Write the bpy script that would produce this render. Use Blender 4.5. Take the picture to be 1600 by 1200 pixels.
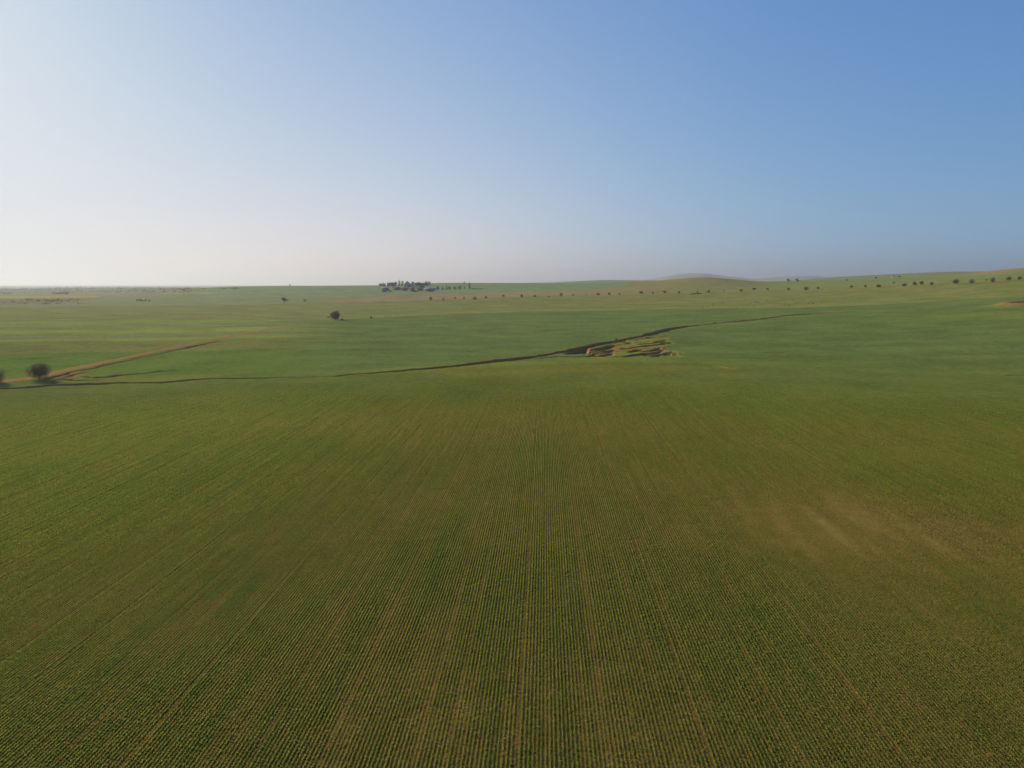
import bpy, math, random
import numpy as np

# ------------------------------------------------------------------ scene, camera, sky, sun, exposure
scene = bpy.context.scene
for o in list(bpy.data.objects):
    bpy.data.objects.remove(o)
COL = scene.collection
CAM_H = 34.0                    # flying height of the drone in metres
FOC = 1111.0                    # focal length in pixels of the 1600 px wide photograph
PITCH = math.atan((600 - 443) / FOC)
SUN_EL, SUN_AZ = 18.0, -46.0    # degrees; azimuth measured from the view direction, clockwise

cam_d = bpy.data.cameras.new('camera')
cam_d.sensor_width = 36.0
cam_d.lens = FOC / 1600 * 36.0
cam_d.clip_start = 0.5
cam_d.clip_end = 60000.0
cam = bpy.data.objects.new('camera', cam_d)
COL.objects.link(cam)
cam.location = (0, 0, CAM_H)
cam.rotation_euler = (math.pi / 2 - PITCH, 0, 0)
scene.camera = cam

EV = 0.9
scene.view_settings.view_transform = 'Standard'
scene.view_settings.look = 'None'
scene.view_settings.exposure = EV
scene.view_settings.gamma = 1.0
scene.view_settings.use_curve_mapping = False
scene.cycles.max_bounces = 6
scene.cycles.diffuse_bounces = 3
scene.cycles.transmission_bounces = 3
scene.cycles.volume_bounces = 0
scene.cycles.caustics_reflective = False
scene.cycles.caustics_refractive = False

world = bpy.data.worlds.new('World')
scene.world = world
world.use_nodes = True
wt = world.node_tree
bg = wt.nodes['Background']
sky = wt.nodes.new('ShaderNodeTexSky')
sky.sky_type = 'NISHITA'
sky.sun_disc = False
sky.sun_elevation = math.radians(SUN_EL)
sky.sun_rotation = math.radians(SUN_AZ)
sky.altitude = 0
sky.air_density = 1.0
sky.dust_density = 1.0
sky.ozone_density = 1.0
bg.inputs['Strength'].default_value = 0.0536


def wmath(op, a, b):
    n = wt.nodes.new('ShaderNodeMath')
    n.operation = op
    for i, v in enumerate((a, b)):
        if v is None:
            continue
        if isinstance(v, (int, float)):
            n.inputs[i].default_value = v
        else:
            wt.links.new(v, n.inputs[i])
    return n.outputs[0]


# a broad pale veil of high haze, low in the sky over the farm
veil_dir = wt.nodes.new('ShaderNodeVectorMath')
veil_dir.operation = 'DOT_PRODUCT'
wt.links.new(wt.nodes.new('ShaderNodeTexCoord').outputs['Generated'], veil_dir.inputs[0])
_az, _el = math.radians(-5.0), math.radians(4.0)
veil_dir.inputs[1].default_value = (math.sin(_az) * math.cos(_el), math.cos(_az) * math.cos(_el), math.sin(_el))
veil = wmath('EXPONENT', wmath('MULTIPLY', wmath('SUBTRACT', veil_dir.outputs['Value'], 1.0), 14.0), None)
VEIL = ((0.83, 0.44), (0.94, 0.15), (0.98, 0.04))

# the film response of the drone camera: a soft shoulder on the bright side of the sky
sep = wt.nodes.new('ShaderNodeSeparateColor')
com = wt.nodes.new('ShaderNodeCombineColor')
wt.links.new(sky.outputs[0], sep.inputs[0])
for i, (k, g, top) in enumerate(((0.793, 0.877, 0.95), (1.290, 0.849, 0.86), (1.909, 0.641, 0.90))):
    v = wmath('MULTIPLY', sep.outputs[i], 0.1)
    v = wmath('POWER', v, g)
    v = wmath('MULTIPLY', v, -k)
    v = wmath('EXPONENT', v, None)
    v = wmath('SUBTRACT', 1.0, v)
    v = wmath('MULTIPLY', v, top / 0.1)
    v = wmath('MULTIPLY', v, wmath('ADD', wmath('MULTIPLY', veil, VEIL[i][1]), VEIL[i][0]))
    wt.links.new(v, com.inputs[i])
wt.links.new(com.outputs[0], bg.inputs['Color'])

sun_d = bpy.data.lights.new('sun', 'SUN')
sun_d.energy = 4.5
sun_d.angle = math.radians(0.5)
sun_d.color = (1.0, 0.82, 0.56)
sun = bpy.data.objects.new('sun', sun_d)
COL.objects.link(sun)
sun.rotation_euler = (math.radians(90 - SUN_EL), 0, math.pi - math.radians(SUN_AZ))
# a lamp turned like this shines from bearing SUN_AZ, SUN_EL above the horizon

HAZE_DENSITY = 1.0e-4


# ------------------------------------------------------------------ helpers
def lin(c):
    c = np.asarray(c, float) / 255.0
    return np.where(c <= 0.04045, c / 12.92, ((c + 0.055) / 1.055) ** 2.4)


def sm(x):
    x = np.clip(x, 0, 1)
    return x * x * (3 - 2 * x)


def vnoise(x, y, seed=0):
    """smooth value noise, -1..1"""
    xi = np.floor(x).astype(np.int64)
    yi = np.floor(y).astype(np.int64)
    fx, fy = x - xi, y - yi
    fx = fx * fx * fx * (fx * (fx * 6 - 15) + 10)
    fy = fy * fy * fy * (fy * (fy * 6 - 15) + 10)

    def h(a, b):
        n = (a * 374761393 + b * 668265263 + seed * 982451653) & 0xFFFFFFFF
        n = ((n ^ (n >> 13)) * 1274126177) & 0xFFFFFFFF
        n = n ^ (n >> 16)
        return (n & 0xFFFF) / 32767.5 - 1.0
    a = h(xi, yi) * (1 - fx) + h(xi + 1, yi) * fx
    b = h(xi, yi + 1) * (1 - fx) + h(xi + 1, yi + 1) * fx
    return a * (1 - fy) + b * fy


def fbm(x, y, seed=0, n=3):
    s, a = 0, 0.55
    for i in range(n):
        s = s + a * vnoise(x, y, seed + i * 17)
        x, y, a = x * 2.07 + 3.1, y * 2.07 + 7.7, a * 0.5
    return s


def pchip(x, y, q):
    """monotone cubic through the nodes x (n), y (n, m), at q"""
    x, y = np.asarray(x, float), np.asarray(y, float)
    h = np.diff(x)[:, None]
    d = np.diff(y, axis=0) / h
    m = np.zeros_like(y)
    m[0], m[-1] = d[0], d[-1]
    a, b = d[:-1], d[1:]
    w1, w2 = 2 * h[1:] + h[:-1], h[1:] + 2 * h[:-1]
    ok = a * b > 0
    with np.errstate(divide='ignore', invalid='ignore'):
        hm = (w1 + w2) / (w1 / a + w2 / b)
    m[1:-1] = np.where(ok, hm, 0)
    i = np.clip(np.searchsorted(x, q) - 1, 0, len(x) - 2)
    t = ((np.clip(q, x[0], x[-1]) - x[i]) / (x[i + 1] - x[i]))[:, None]
    hh = h[i]
    return ((1 + 2 * t) * (1 - t) ** 2 * y[i] + t * (1 - t) ** 2 * hh * m[i]
            + t * t * (3 - 2 * t) * y[i + 1] + t * t * (t - 1) * hh * m[i + 1])


def tag(o, label=None, cat=None, group=None, kind=None):
    if label:
        o['label'] = label
    if cat:
        o['category'] = cat
    if group:
        o['group'] = group
    if kind:
        o['kind'] = kind
    return o


def mesh_from(name, verts, faces, mat, smooth=False):
    """verts (n,3); faces (m,k) of one size, or a list of such arrays"""
    if not isinstance(faces, list):
        faces = [faces]
    me = bpy.data.meshes.new(name)
    me.vertices.add(len(verts))
    me.vertices.foreach_set('co', np.asarray(verts, np.float32).ravel())
    loops = np.concatenate([np.asarray(f, np.int32).ravel() for f in faces])
    sizes = np.concatenate([np.full(len(f), np.asarray(f).shape[1], np.int32) for f in faces])
    me.loops.add(len(loops))
    me.loops.foreach_set('vertex_index', loops)
    me.polygons.add(len(sizes))
    start = np.concatenate([[0], np.cumsum(sizes)[:-1]]).astype(np.int32)
    me.polygons.foreach_set('loop_start', start)
    me.update(calc_edges=True)
    if smooth:
        me.polygons.foreach_set('use_smooth', np.ones(len(sizes), bool))
    if mat:
        me.materials.append(mat)
    return me


def link(name, me, parent=None, loc=(0, 0, 0)):
    o = bpy.data.objects.new(name, me)
    COL.objects.link(o)
    o.location = loc
    o.parent = parent
    return o


def copy_tree(o, parent=None):
    c = o.copy()
    COL.objects.link(c)
    c.parent = parent
    for ch in list(o.children):
        copy_tree(ch, c)
    return c


# ------------------------------------------------------------------ materials
def new_mat(name):
    m = bpy.data.materials.new(name)
    m.use_nodes = True
    nt = m.node_tree
    b = nt.nodes['Principled BSDF']
    b.inputs['Specular IOR Level'].default_value = 0.0
    b.inputs['Roughness'].default_value = 0.9
    return m, nt, b


def node(nt, t, **kw):
    n = nt.nodes.new(t)
    for k, v in kw.items():
        setattr(n, k, v)
    return n


def noise_node(nt, vec, scale, detail=3.0, rough=0.55):
    n = node(nt, 'ShaderNodeTexNoise')
    n.inputs['Scale'].default_value = scale
    n.inputs['Detail'].default_value = detail
    n.inputs['Roughness'].default_value = rough
    nt.links.new(vec, n.inputs['Vector'])
    return n.outputs['Fac']


def math_node(nt, op, a, b=0.0, c=None):
    n = node(nt, 'ShaderNodeMath', operation=op)
    for i, v in enumerate((a, b, c)):
        if v is None:
            continue
        if isinstance(v, (int, float)):
            n.inputs[i].default_value = v
        else:
            nt.links.new(v, n.inputs[i])
    return n.outputs[0]


def maprange(nt, v, a, b, c, d):
    n = node(nt, 'ShaderNodeMapRange')
    nt.links.new(v, n.inputs[0])
    for i, x in enumerate((a, b, c, d)):
        n.inputs[i + 1].default_value = x
    return n.outputs[0]


def mixcol(nt, f, a, b, mode='MIX'):
    n = node(nt, 'ShaderNodeMix', data_type='RGBA', blend_type=mode)
    for s, v in ((n.inputs['Factor'], f), (n.inputs['A'], a), (n.inputs['B'], b)):
        pass
    ins = [s for s in n.inputs if s.enabled]
    for s, v in zip((n.inputs[0], n.inputs[6], n.inputs[7]), (f, a, b)):
        if isinstance(v, (int, float)):
            s.default_value = v
        elif isinstance(v, tuple):
            s.default_value = (*v, 1)
        else:
            nt.links.new(v, s)
    return n.outputs[2]


ROW_YAW = math.radians(2.6)
ROW_STEP = 0.318


def ground_material():
    m, nt, b = new_mat('field_ground')
    geo = node(nt, 'ShaderNodeTexCoord').outputs['Object']
    col = node(nt, 'ShaderNodeAttribute', attribute_name='Col').outputs['Color']
    rows = node(nt, 'ShaderNodeAttribute', attribute_name='rows').outputs['Fac']
    soil = node(nt, 'ShaderNodeAttribute', attribute_name='soil').outputs['Fac']
    n1 = noise_node(nt, geo, 0.035, 4)
    n2 = noise_node(nt, geo, 0.35, 4, 0.65)
    n3 = noise_node(nt, geo, 2.6, 3, 0.7)
    f = math_node(nt, 'ADD', maprange(nt, n1, 0.3, 0.7, -0.15, 0.15), maprange(nt, n2, 0.3, 0.7, -0.20, 0.20))
    f = math_node(nt, 'ADD', f, maprange(nt, n3, 0.3, 0.7, -0.26, 0.26))
    # drilled rows, as strips of straw and stubble between the plants
    mp = node(nt, 'ShaderNodeMapping')
    mp.inputs['Rotation'].default_value = (0, 0, ROW_YAW)
    nt.links.new(geo, mp.inputs['Vector'])
    sx = node(nt, 'ShaderNodeSeparateXYZ')
    nt.links.new(mp.outputs[0], sx.inputs[0])
    jit = math_node(nt, 'MULTIPLY', noise_node(nt, geo, 1.1, 2), 1.2)
    ph = math_node(nt, 'MULTIPLY_ADD', sx.outputs[0], 2 * math.pi / ROW_STEP, jit)
    st = math_node(nt, 'COSINE', ph)
    st = math_node(nt, 'MULTIPLY', math_node(nt, 'MULTIPLY', st, rows), 0.28)
    f = math_node(nt, 'ADD', math_node(nt, 'ADD', f, st), 1.0)
    c = mixcol(nt, 1.0, col, node(nt, 'ShaderNodeCombineColor').outputs[0], 'MULTIPLY')
    cc = nt.nodes[-2] if nt.nodes[-1].bl_idname == 'ShaderNodeMix' else None
    comb = [n for n in nt.nodes if n.bl_idname == 'ShaderNodeCombineColor'][0]
    for i in range(3):
        nt.links.new(f, comb.inputs[i])
    # flecks of another hue: yellower weeds, bare spots
    n4 = noise_node(nt, geo, 0.16, 5, 0.7)
    fleck = maprange(nt, n4, 0.54, 0.72, 0.0, 0.35)
    hs = node(nt, 'ShaderNodeHueSaturation')
    hs.inputs['Hue'].default_value = 0.478
    hs.inputs['Saturation'].default_value = 1.05
    nt.links.new(c, hs.inputs['Color'])
    c2 = mixcol(nt, fleck, c, hs.outputs[0])
    nt.links.new(c2, b.inputs['Base Color'])
    bm = node(nt, 'ShaderNodeBump')
    bm.inputs['Strength'].default_value = 0.5
    bm.inputs['Distance'].default_value = 0.25
    hgt = math_node(nt, 'ADD', math_node(nt, 'MULTIPLY', n2, 1.2), math_node(nt, 'MULTIPLY', n3, 0.7))
    nt.links.new(hgt, bm.inputs['Height'])
    nt.links.new(bm.outputs[0], b.inputs['Normal'])
    return m


def plain_material(name, c, var=0.25, scale=1.5, rough=0.9, bump=0.0, spec=0.0):
    m, nt, b = new_mat(name)
    geo = node(nt, 'ShaderNodeTexCoord').outputs['Object']
    n = noise_node(nt, geo, scale, 4, 0.65)
    f = maprange(nt, n, 0.3, 0.7, 1 - var, 1 + var)
    cb = node(nt, 'ShaderNodeCombineColor')
    for i in range(3):
        nt.links.new(math_node(nt, 'MULTIPLY', f, float(c[i])), cb.inputs[i])
    nt.links.new(cb.outputs[0], b.inputs['Base Color'])
    b.inputs['Roughness'].default_value = rough
    b.inputs['Specular IOR Level'].default_value = spec
    if bump:
        bm = node(nt, 'ShaderNodeBump')
        bm.inputs['Distance'].default_value = bump
        nt.links.new(n, bm.inputs['Height'])
        nt.links.new(bm.outputs[0], b.inputs['Normal'])
    return m


def leaf_material(name, dark, light, translucent=0.3, attr='tone'):
    """leaves: colour runs from dark to light with the leaf's own tone"""
    m = bpy.data.materials.new(name)
    m.use_nodes = True
    nt = m.node_tree
    nt.nodes.clear()
    out = node(nt, 'ShaderNodeOutputMaterial')
    t = node(nt, 'ShaderNodeAttribute', attribute_name=attr).outputs['Fac']
    stops = [dark, light] if not isinstance(dark[0], (tuple, list)) else list(dark)
    cr = node(nt, 'ShaderNodeValToRGB')
    el = cr.color_ramp.elements
    while len(el) < len(stops):
        el.new(0.5)
    for i, s in enumerate(stops):
        el[i].position = i / (len(stops) - 1)
        el[i].color = (*s, 1)
    nt.links.new(t, cr.inputs[0])
    df = node(nt, 'ShaderNodeBsdfDiffuse')
    tr = node(nt, 'ShaderNodeBsdfTranslucent')
    mx = node(nt, 'ShaderNodeMixShader')
    mx.inputs[0].default_value = translucent
    nt.links.new(cr.outputs[0], df.inputs[0])
    nt.links.new(cr.outputs[0], tr.inputs[0])
    nt.links.new(df.outputs[0], mx.inputs[1])
    nt.links.new(tr.outputs[0], mx.inputs[2])
    nt.links.new(mx.outputs[0], out.inputs['Surface'])
    return m


# ------------------------------------------------------------------ the lie of the land
# heights along bearings and ranges, set from pixel columns and rows of the image
PX = [-500, 0, 150, 300, 375, 450, 600, 700, 800, 950, 1020, 1100, 1200, 1300, 1400, 1500, 1600, 2100]
IMG_ROWS = {
    600: [507, 507, 506.5, 506, 505.5, 505, 504, 503, 502, 501, 500, 499, 498, 497, 495, 492, 489, 480],
    850: [487, 487, 486, 485, 484.5, 484, 483, 482, 481, 479, 478, 477, 475, 472, 468, 463, 457, 445],
    1100: [477, 476, 474, 473, 472, 471, 468, 467, 465, 461.5, 459.5, 457.5, 455, 450.5, 445, 438.5, 433, 422],
    1400: [469, 468, 466, 462, 459, 457, 453, 453, 452, 450, 447.5, 445, 446, 442.5, 438.5, 432.5, 424.5, 412],
    1700: [465, 464, 462, 454, 450, 447.5, 445.3, 441.8, 442, 442.3, 439, 433.5, 439.5, 437, 432.5, 428, 419, 405],
    2100: [462, 461, 459, 451, 447.5, 446.8, 449, 447, 447, 446, 443, 438, 443, 441, 437, 433, 425, 411],
    3000: [457, 457, 455, 450.5, 451, 452, 452, 451, 450, 449, 448, 446, 447, 446, 443, 440, 433, 420],
    4500: [452, 451.5, 449.5, 449, 452, 451, 450, 448, 446, 437.5, 438, 440, 440, 433.5, 428, 424.5, 424, 424],
}
CP, SP = math.cos(PITCH), math.sin(PITCH)


def bearing(px):
    return np.arctan2((np.asarray(px, float) - 800) / FOC, CP + (600 - 443) / FOC * SP)


def pixel_height(px, r, py):
    """height of a point at range r that shows at image pixel (px, py)"""
    th = bearing(px)
    Y = r * np.cos(th)
    t = (600 - np.asarray(py, float)) / FOC
    return CAM_H + Y * (t * CP - SP) / (CP + t * SP)


TH_NODES = bearing(PX)
R_NODES = [0, 200, 330, 600, 850, 1100, 1400, 1700, 2100, 3000, 4500, 5600, 9000, 16000]
Z_NODES = [np.zeros(len(PX)), np.zeros(len(PX)), np.zeros(len(PX))]
for r_ in R_NODES[3:11]:
    Z_NODES.append(pixel_height(PX, r_, IMG_ROWS[r_]))
Z_NODES += [np.minimum(Z_NODES[10] - 25, 12), np.full(len(PX), -2.0), np.full(len(PX), -5.0)]
Z_NODES = np.array(Z_NODES)

front = np.radians(np.arange(-42, 42.001, 0.07))
side = np.radians(42 + np.cumsum(np.linspace(0.6, 6.0, 42)) * (138 / np.cumsum(np.linspace(0.6, 6.0, 42))[-1]))
side = side[side < math.pi - 1e-4]
THETA = np.concatenate([-side[::-1] * 1.0, front, side])
RR = [1.0, 4, 10, 18, 26]
RR += list(np.arange(34, 225, 2.0))
RR += list(np.arange(225, 700, 0.72))
RR += list(np.arange(700, 1150, 1.4))
while RR[-1] < 2600:
    RR.append(RR[-1] * 1.012)
while RR[-1] < 16000:
    RR.append(RR[-1] * 1.04)
RR = np.array(RR)
zr = pchip(R_NODES, Z_NODES, RR)                     # (nr, ncol)
th_c = np.clip(THETA, TH_NODES[0], TH_NODES[-1])
BASE = pchip(TH_NODES, zr.T, th_c)                   # (ntheta, nr)
fade = sm((np.radians(150) - np.abs(THETA)) / np.radians(80))[:, None]
BASE = BASE * fade
GX = np.sin(THETA)[:, None] * RR[None]
GY = np.cos(THETA)[:, None] * RR[None]
amp = 0.25 * sm((RR - 120) / 250)[None]
BASE = BASE + amp * fbm(GX / 70, GY / 70, 5, 3) + 0.9 * sm((RR - 500) / 900)[None] * fbm(GX / 240, GY / 240, 9, 2)


def ground_z(x, y, Z=None):
    """height of the smooth land surface"""
    Z = BASE if Z is None else Z
    x, y = np.asarray(x, float), np.asarray(y, float)
    th, r = np.arctan2(x, y), np.hypot(x, y)
    i = np.clip(np.searchsorted(THETA, th) - 1, 0, len(THETA) - 2)
    j = np.clip(np.searchsorted(RR, r) - 1, 0, len(RR) - 2)
    a = np.clip((th - THETA[i]) / (THETA[i + 1] - THETA[i]), 0, 1)
    b = np.clip((r - RR[j]) / (RR[j + 1] - RR[j]), 0, 1)
    return (Z[i, j] * (1 - a) * (1 - b) + Z[i + 1, j] * a * (1 - b) + Z[i, j + 1] * (1 - a) * b + Z[i + 1, j + 1] * a * b)


_rs = np.exp(np.linspace(math.log(30), math.log(7000), 9000))


def at(px, py):
    """the point of the land that is seen at image pixel (px, py): x, y, z"""
    u, t = (px - 800) / FOC, (600 - py) / FOC
    dx, dy, dz = u, CP + t * SP, -SP + t * CP
    h = math.hypot(dx, dy)
    x, y = dx / h * _rs, dy / h * _rs
    g = ground_z(x, y) - (CAM_H + _rs * dz / h)
    k = np.argmax(g >= 0) if (g >= 0).any() else int(np.argmax(g[:8000]))
    if k > 0 and g[k] >= 0:
        f = -g[k - 1] / (g[k] - g[k - 1])
        r = _rs[k - 1] + f * (_rs[k] - _rs[k - 1])
    else:
        r = _rs[k]
    x, y = dx / h * r, dy / h * r
    return np.array([x, y, float(ground_z(x, y))])


def px_size(p):
    """metres per photograph pixel at point p"""
    return (p[1] * CP - (p[2] - CAM_H) * SP) / FOC


def line(pts):
    return np.array([at(*p[:2]) for p in pts])


def range_line(pts):
    """a field boundary traced in image pixels, as range over bearing"""
    P = line(pts)
    th, r = np.arctan2(P[:, 0], P[:, 1]), np.hypot(P[:, 0], P[:, 1])
    o = np.argsort(th)
    return th[o], r[o]


def seg_dist(X, Y, P, W):
    """distance to polyline P (n,2+) and the width W at the closest point; far points skipped"""
    best = np.full(X.shape, 1e9)
    wid = np.zeros(X.shape)
    par = np.zeros(X.shape)
    for k in range(len(P) - 1):
        a, b = P[k, :2], P[k + 1, :2]
        d = b - a
        L = d @ d
        t = np.clip(((X - a[0]) * d[0] + (Y - a[1]) * d[1]) / L, 0, 1)
        e = np.hypot(X - a[0] - t * d[0], Y - a[1] - t * d[1])
        w = W[k] + (W[k + 1] - W[k]) * t
        m = e < best
        best[m] = e[m]
        wid[m] = w[m]
        par[m] = k + t[m]
    return best, wid, par


# ------------------------------------------------------------------ gullies (cut into the land)
GULLIES = [
    # points, half width (m), depth (m)
    ([(500, 588.5), (530, 586.8), (560, 584), (600, 581.5), (650, 577.5), (720, 571), (760, 566.5), (800, 561.5), (838, 557), (866, 552), (893, 548),
      (925, 540), (965, 532.5), (1010, 524), (1035, 517.5), (1050, 513.5), (1075, 510), (1117, 505.5), (1180, 499.5),
      (1230, 493), (1280, 489.5), (1360, 488), (1420, 485)],
     [0.4, 0.6, 0.8, 1.3, 1.9, 2.4, 2.8, 3.4, 2.2, 1.6, 4.0, 3.4, 3.0, 3.0, 4.2, 4.4, 2.4, 2.2, 2.4, 2.6, 2.0, 0.8, 0.3],
     [0.3, 0.5, 0.7, 1.1, 1.6, 2.1, 2.4, 3.0, 1.8, 1.8, 3.4, 3.0, 2.4, 2.3, 3.0, 3.0, 2.0, 1.8, 1.8, 2.0, 1.2, 0.4, 0.1]),
    ([(893, 553), (905, 551), (914, 545)], [3.0, 5.0, 2.5], [1.8, 3.0, 2.0]),
    ([(925, 547.5), (940, 545), (961, 538.5)], [1.8, 3.4, 1.0], [1.6, 2.8, 0.8]),
    ([(966, 545), (985, 543), (1010, 540), (1044, 535.5)], [0.8, 1.6, 2.0, 1.0], [0.8, 1.7, 2.0, 0.8]),
    ([(1003, 548.5), (1020, 547), (1040, 545)], [0.8, 1.6, 0.7], [0.9, 1.6, 0.6]),
    ([(976, 557), (990, 554.5), (1004, 553), (1020, 551)], [0.8, 2.2, 2.4, 0.8], [0.9, 2.1, 2.2, 0.7]),
    ([(938, 556), (950, 553.5), (957, 552)], [1.0, 2.2, 0.8], [1.0, 1.9, 0.8]),
    ([(982, 549.5), (994, 547), (1000, 545.5)], [0.9, 1.8, 0.7], [0.9, 1.7, 0.6]),
    ([(946, 550), (955, 548), (962, 547)], [0.7, 1.3, 0.6], [0.7, 1.2, 0.5]),
    ([(1020, 557), (1032, 555), (1058, 554.5)], [0.6, 1.6, 0.8], [0.6, 1.3, 0.5]),
    ([(840, 560), (870, 557), (912, 557.5), (940, 555.5)], [0.5, 0.9, 1.2, 0.9], [0.5, 0.8, 1.1, 0.7]),
    # below the track on the left
    ([(-90, 612), (-30, 608), (0, 606.5), (45, 605), (94, 602), (140, 600), (190, 598), (222, 598.5), (250, 598), (300, 594), (344, 591.5), (431, 590), (470, 589.5), (504, 588.3)],
     [0.7, 1.0, 1.3, 1.5, 1.6, 1.7, 1.5, 1.1, 1.8, 1.5, 1.2, 0.8, 0.6, 0.6], [0.9, 1.3, 1.5, 1.5, 1.6, 1.7, 1.5, 1.1, 1.7, 1.3, 0.9, 0.5, 0.4, 0.4]),
    ([(128, 588), (150, 590), (170, 589), (187, 586.5), (215, 584), (245, 580.5), (297, 578)],
     [0.5, 1.3, 1.5, 1.4, 1.0, 0.9, 0.4], [0.5, 1.2, 1.4, 1.2, 0.7, 0.6, 0.2]),
    ([(70, 594), (95, 593), (128, 594.5), (165, 593.5)], [0.5, 1.0, 0.8, 0.4], [0.5, 0.9, 0.7, 0.3]),
    ([(92, 592), (110, 586.5), (128, 582.5), (145, 581)], [0.4, 0.7, 0.6, 0.3], [0.4, 0.7, 0.6, 0.2]),
    # drain along the track
    ([(68, 594), (80, 590), (109, 582.5), (140, 576), (200, 563), (240, 554.5), (282, 545.5), (315, 538.6), (348, 531.6)],
     [0.9, 1.3, 1.2, 0.8, 0.6, 0.6, 0.9, 1.0, 0.4], [0.8, 1.2, 1.1, 0.7, 0.4, 0.4, 0.8, 0.9, 0.3]),
    # worn contour bank right of the gullies
    ([(1040, 568.5), (1080, 569.5), (1112, 571), (1148, 577), (1180, 580.5)], [0.3, 0.5, 0.6, 0.6, 0.3], [0.2, 0.4, 0.5, 0.5, 0.2]),
    ([(600, 564), (680, 556), (760, 545), (822, 535.6)], [0.6, 0.9, 0.9, 0.5], [0.1, 0.16, 0.16, 0.1]),
    ([(456, 549), (475, 548.3), (494, 548)], [0.5, 1.2, 0.5], [0.2, 0.5, 0.2]),
    ([(585, 535), (604, 534.3), (616, 533.8)], [0.5, 1.4, 0.5], [0.2, 0.6, 0.2]),
    ([(835, 519.5), (848, 518.8), (856, 518.4)], [0.5, 1.4, 0.5], [0.2, 0.5, 0.2]),
    ([(440, 488.8), (470, 488), (505, 487.4)], [0.8, 2.4, 0.8], [0.3, 1.0, 0.3]),
    ([(530, 486.8), (565, 485.6), (605, 484.5)], [0.8, 2.2, 0.8], [0.3, 0.9, 0.3]),
    ([(400, 477), (440, 475.6), (500, 474), (575, 471.6)], [1.0, 2.6, 2.4, 1.4], [0.3, 1.0, 0.9, 0.4]),
    ([(60, 498.6), (105, 496.6), (160, 494), (215, 491.5), (270, 488.7)], [0.8, 2.2, 1.6, 2.0, 0.8], [0.3, 0.9, 0.6, 0.8, 0.3]),
    ([(285, 483.4), (340, 482.3), (400, 481)], [0.8, 2.2, 0.8], [0.3, 0.8, 0.3]),
    ([(-20, 530), (30, 529.5), (90, 527)], [0.8, 1.4, 0.8], [0.2, 0.3, 0.2]),
    ([(20, 561), (60, 560), (95, 557)], [0.5, 0.9, 0.5], [0.2, 0.4, 0.2]),
    ([(1380, 488), (1392, 487.5), (1400, 487)], [0.7, 2.0, 0.6], [0.3, 1.0, 0.3]),
    ([(1190, 551.5), (1215, 550.5), (1250, 549.5)], [0.3, 0.5, 0.2], [0.2, 0.4, 0.2]),
    ([(1575, 586.5), (1590, 586.5), (1640, 587)], [0.3, 0.7, 0.5], [0.2, 0.5, 0.4]),
]
CARVE = np.zeros_like(BASE)
SOIL_SHOW = {11: 0.45, 12: 0.5, 13: 0.5, 15: 0.6}      # how bare the banks are; the rest is grassed over
for gi_ in range(17, 29):
    SOIL_SHOW[gi_] = 0.35
SOILM = np.zeros_like(BASE)
for gi, (pts, wid, dep) in enumerate(GULLIES):
    P = line(pts)
    lo, hi = P[:, :2].min(0) - 25, P[:, :2].max(0) + 25
    msk = (GX > lo[0]) & (GX < hi[0]) & (GY > lo[1]) & (GY < hi[1]) & (RR[None] > 150)
    X, Y = GX[msk], GY[msk]
    wob = np.stack([fbm(X / 7, Y / 7, 31 + gi, 4), fbm(X / 7, Y / 7, 57 + gi, 4)]) * 1.25
    d, w, par = seg_dist(X + wob[0] * 1.6, Y + wob[1] * 1.6, P, wid)
    dd = np.interp(par, np.arange(len(dep)), dep)
    w = w * (0.78 if gi == 0 else 0.9) * (1 + 0.6 * fbm(X / 16, Y / 16, 17 + gi, 3))
    edge = 0.45 + 0.22 * w
    prof = sm((w + edge - d) / (2 * edge) * 1.15)
    CARVE[msk] = np.maximum(CARVE[msk], prof * dd * (1 + 0.25 * fbm(X / 3, Y / 3, 71, 2)))
    ring = sm((w + 1.1 + 0.4 * dd + 2.4 * fbm(X / 9, Y / 9, 83 + gi, 4) - d) / 0.9)
    SOILM[msk] = np.maximum(SOILM[msk], ring * sm(dd / 0.7) * (SOIL_SHOW[gi] if gi in SOIL_SHOW else 1.0))

# the eroded flat between the rills: its own rough surface
BAD = line([(912, 557.5), (932, 546), (964, 535), (1018, 526), (1046, 524), (1046, 535), (1040, 545), (1062, 552), (1062, 557), (1000, 558.5), (950, 559)])[:, :2]


def inside(X, Y, P):
    c = np.zeros(X.shape, bool)
    n = len(P)
    for i in range(n):
        a, b = P[i], P[(i + 1) % n]
        cond = ((a[1] > Y) != (b[1] > Y))
        with np.errstate(divide='ignore', invalid='ignore'):
            xx = (b[0] - a[0]) * (Y - a[1]) / (b[1] - a[1]) + a[0]
        c ^= cond & (X < xx)
    return c


near_bad = (RR[None] > 220) & (RR[None] < 650) & (np.abs(THETA[:, None]) < 0.5)
BADM = np.zeros_like(BASE)
bx = GX[near_bad] + 6.0 * fbm(GX[near_bad] / 8, GY[near_bad] / 8, 3, 2)
by = GY[near_bad] + 9.0 * fbm(GX[near_bad] / 8, GY[near_bad] / 8, 4, 2)
BADM[near_bad] = inside(bx, by, BAD).astype(float)
rough = fbm(GX[near_bad] / 6, GY[near_bad] / 9, 12, 3)
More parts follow.
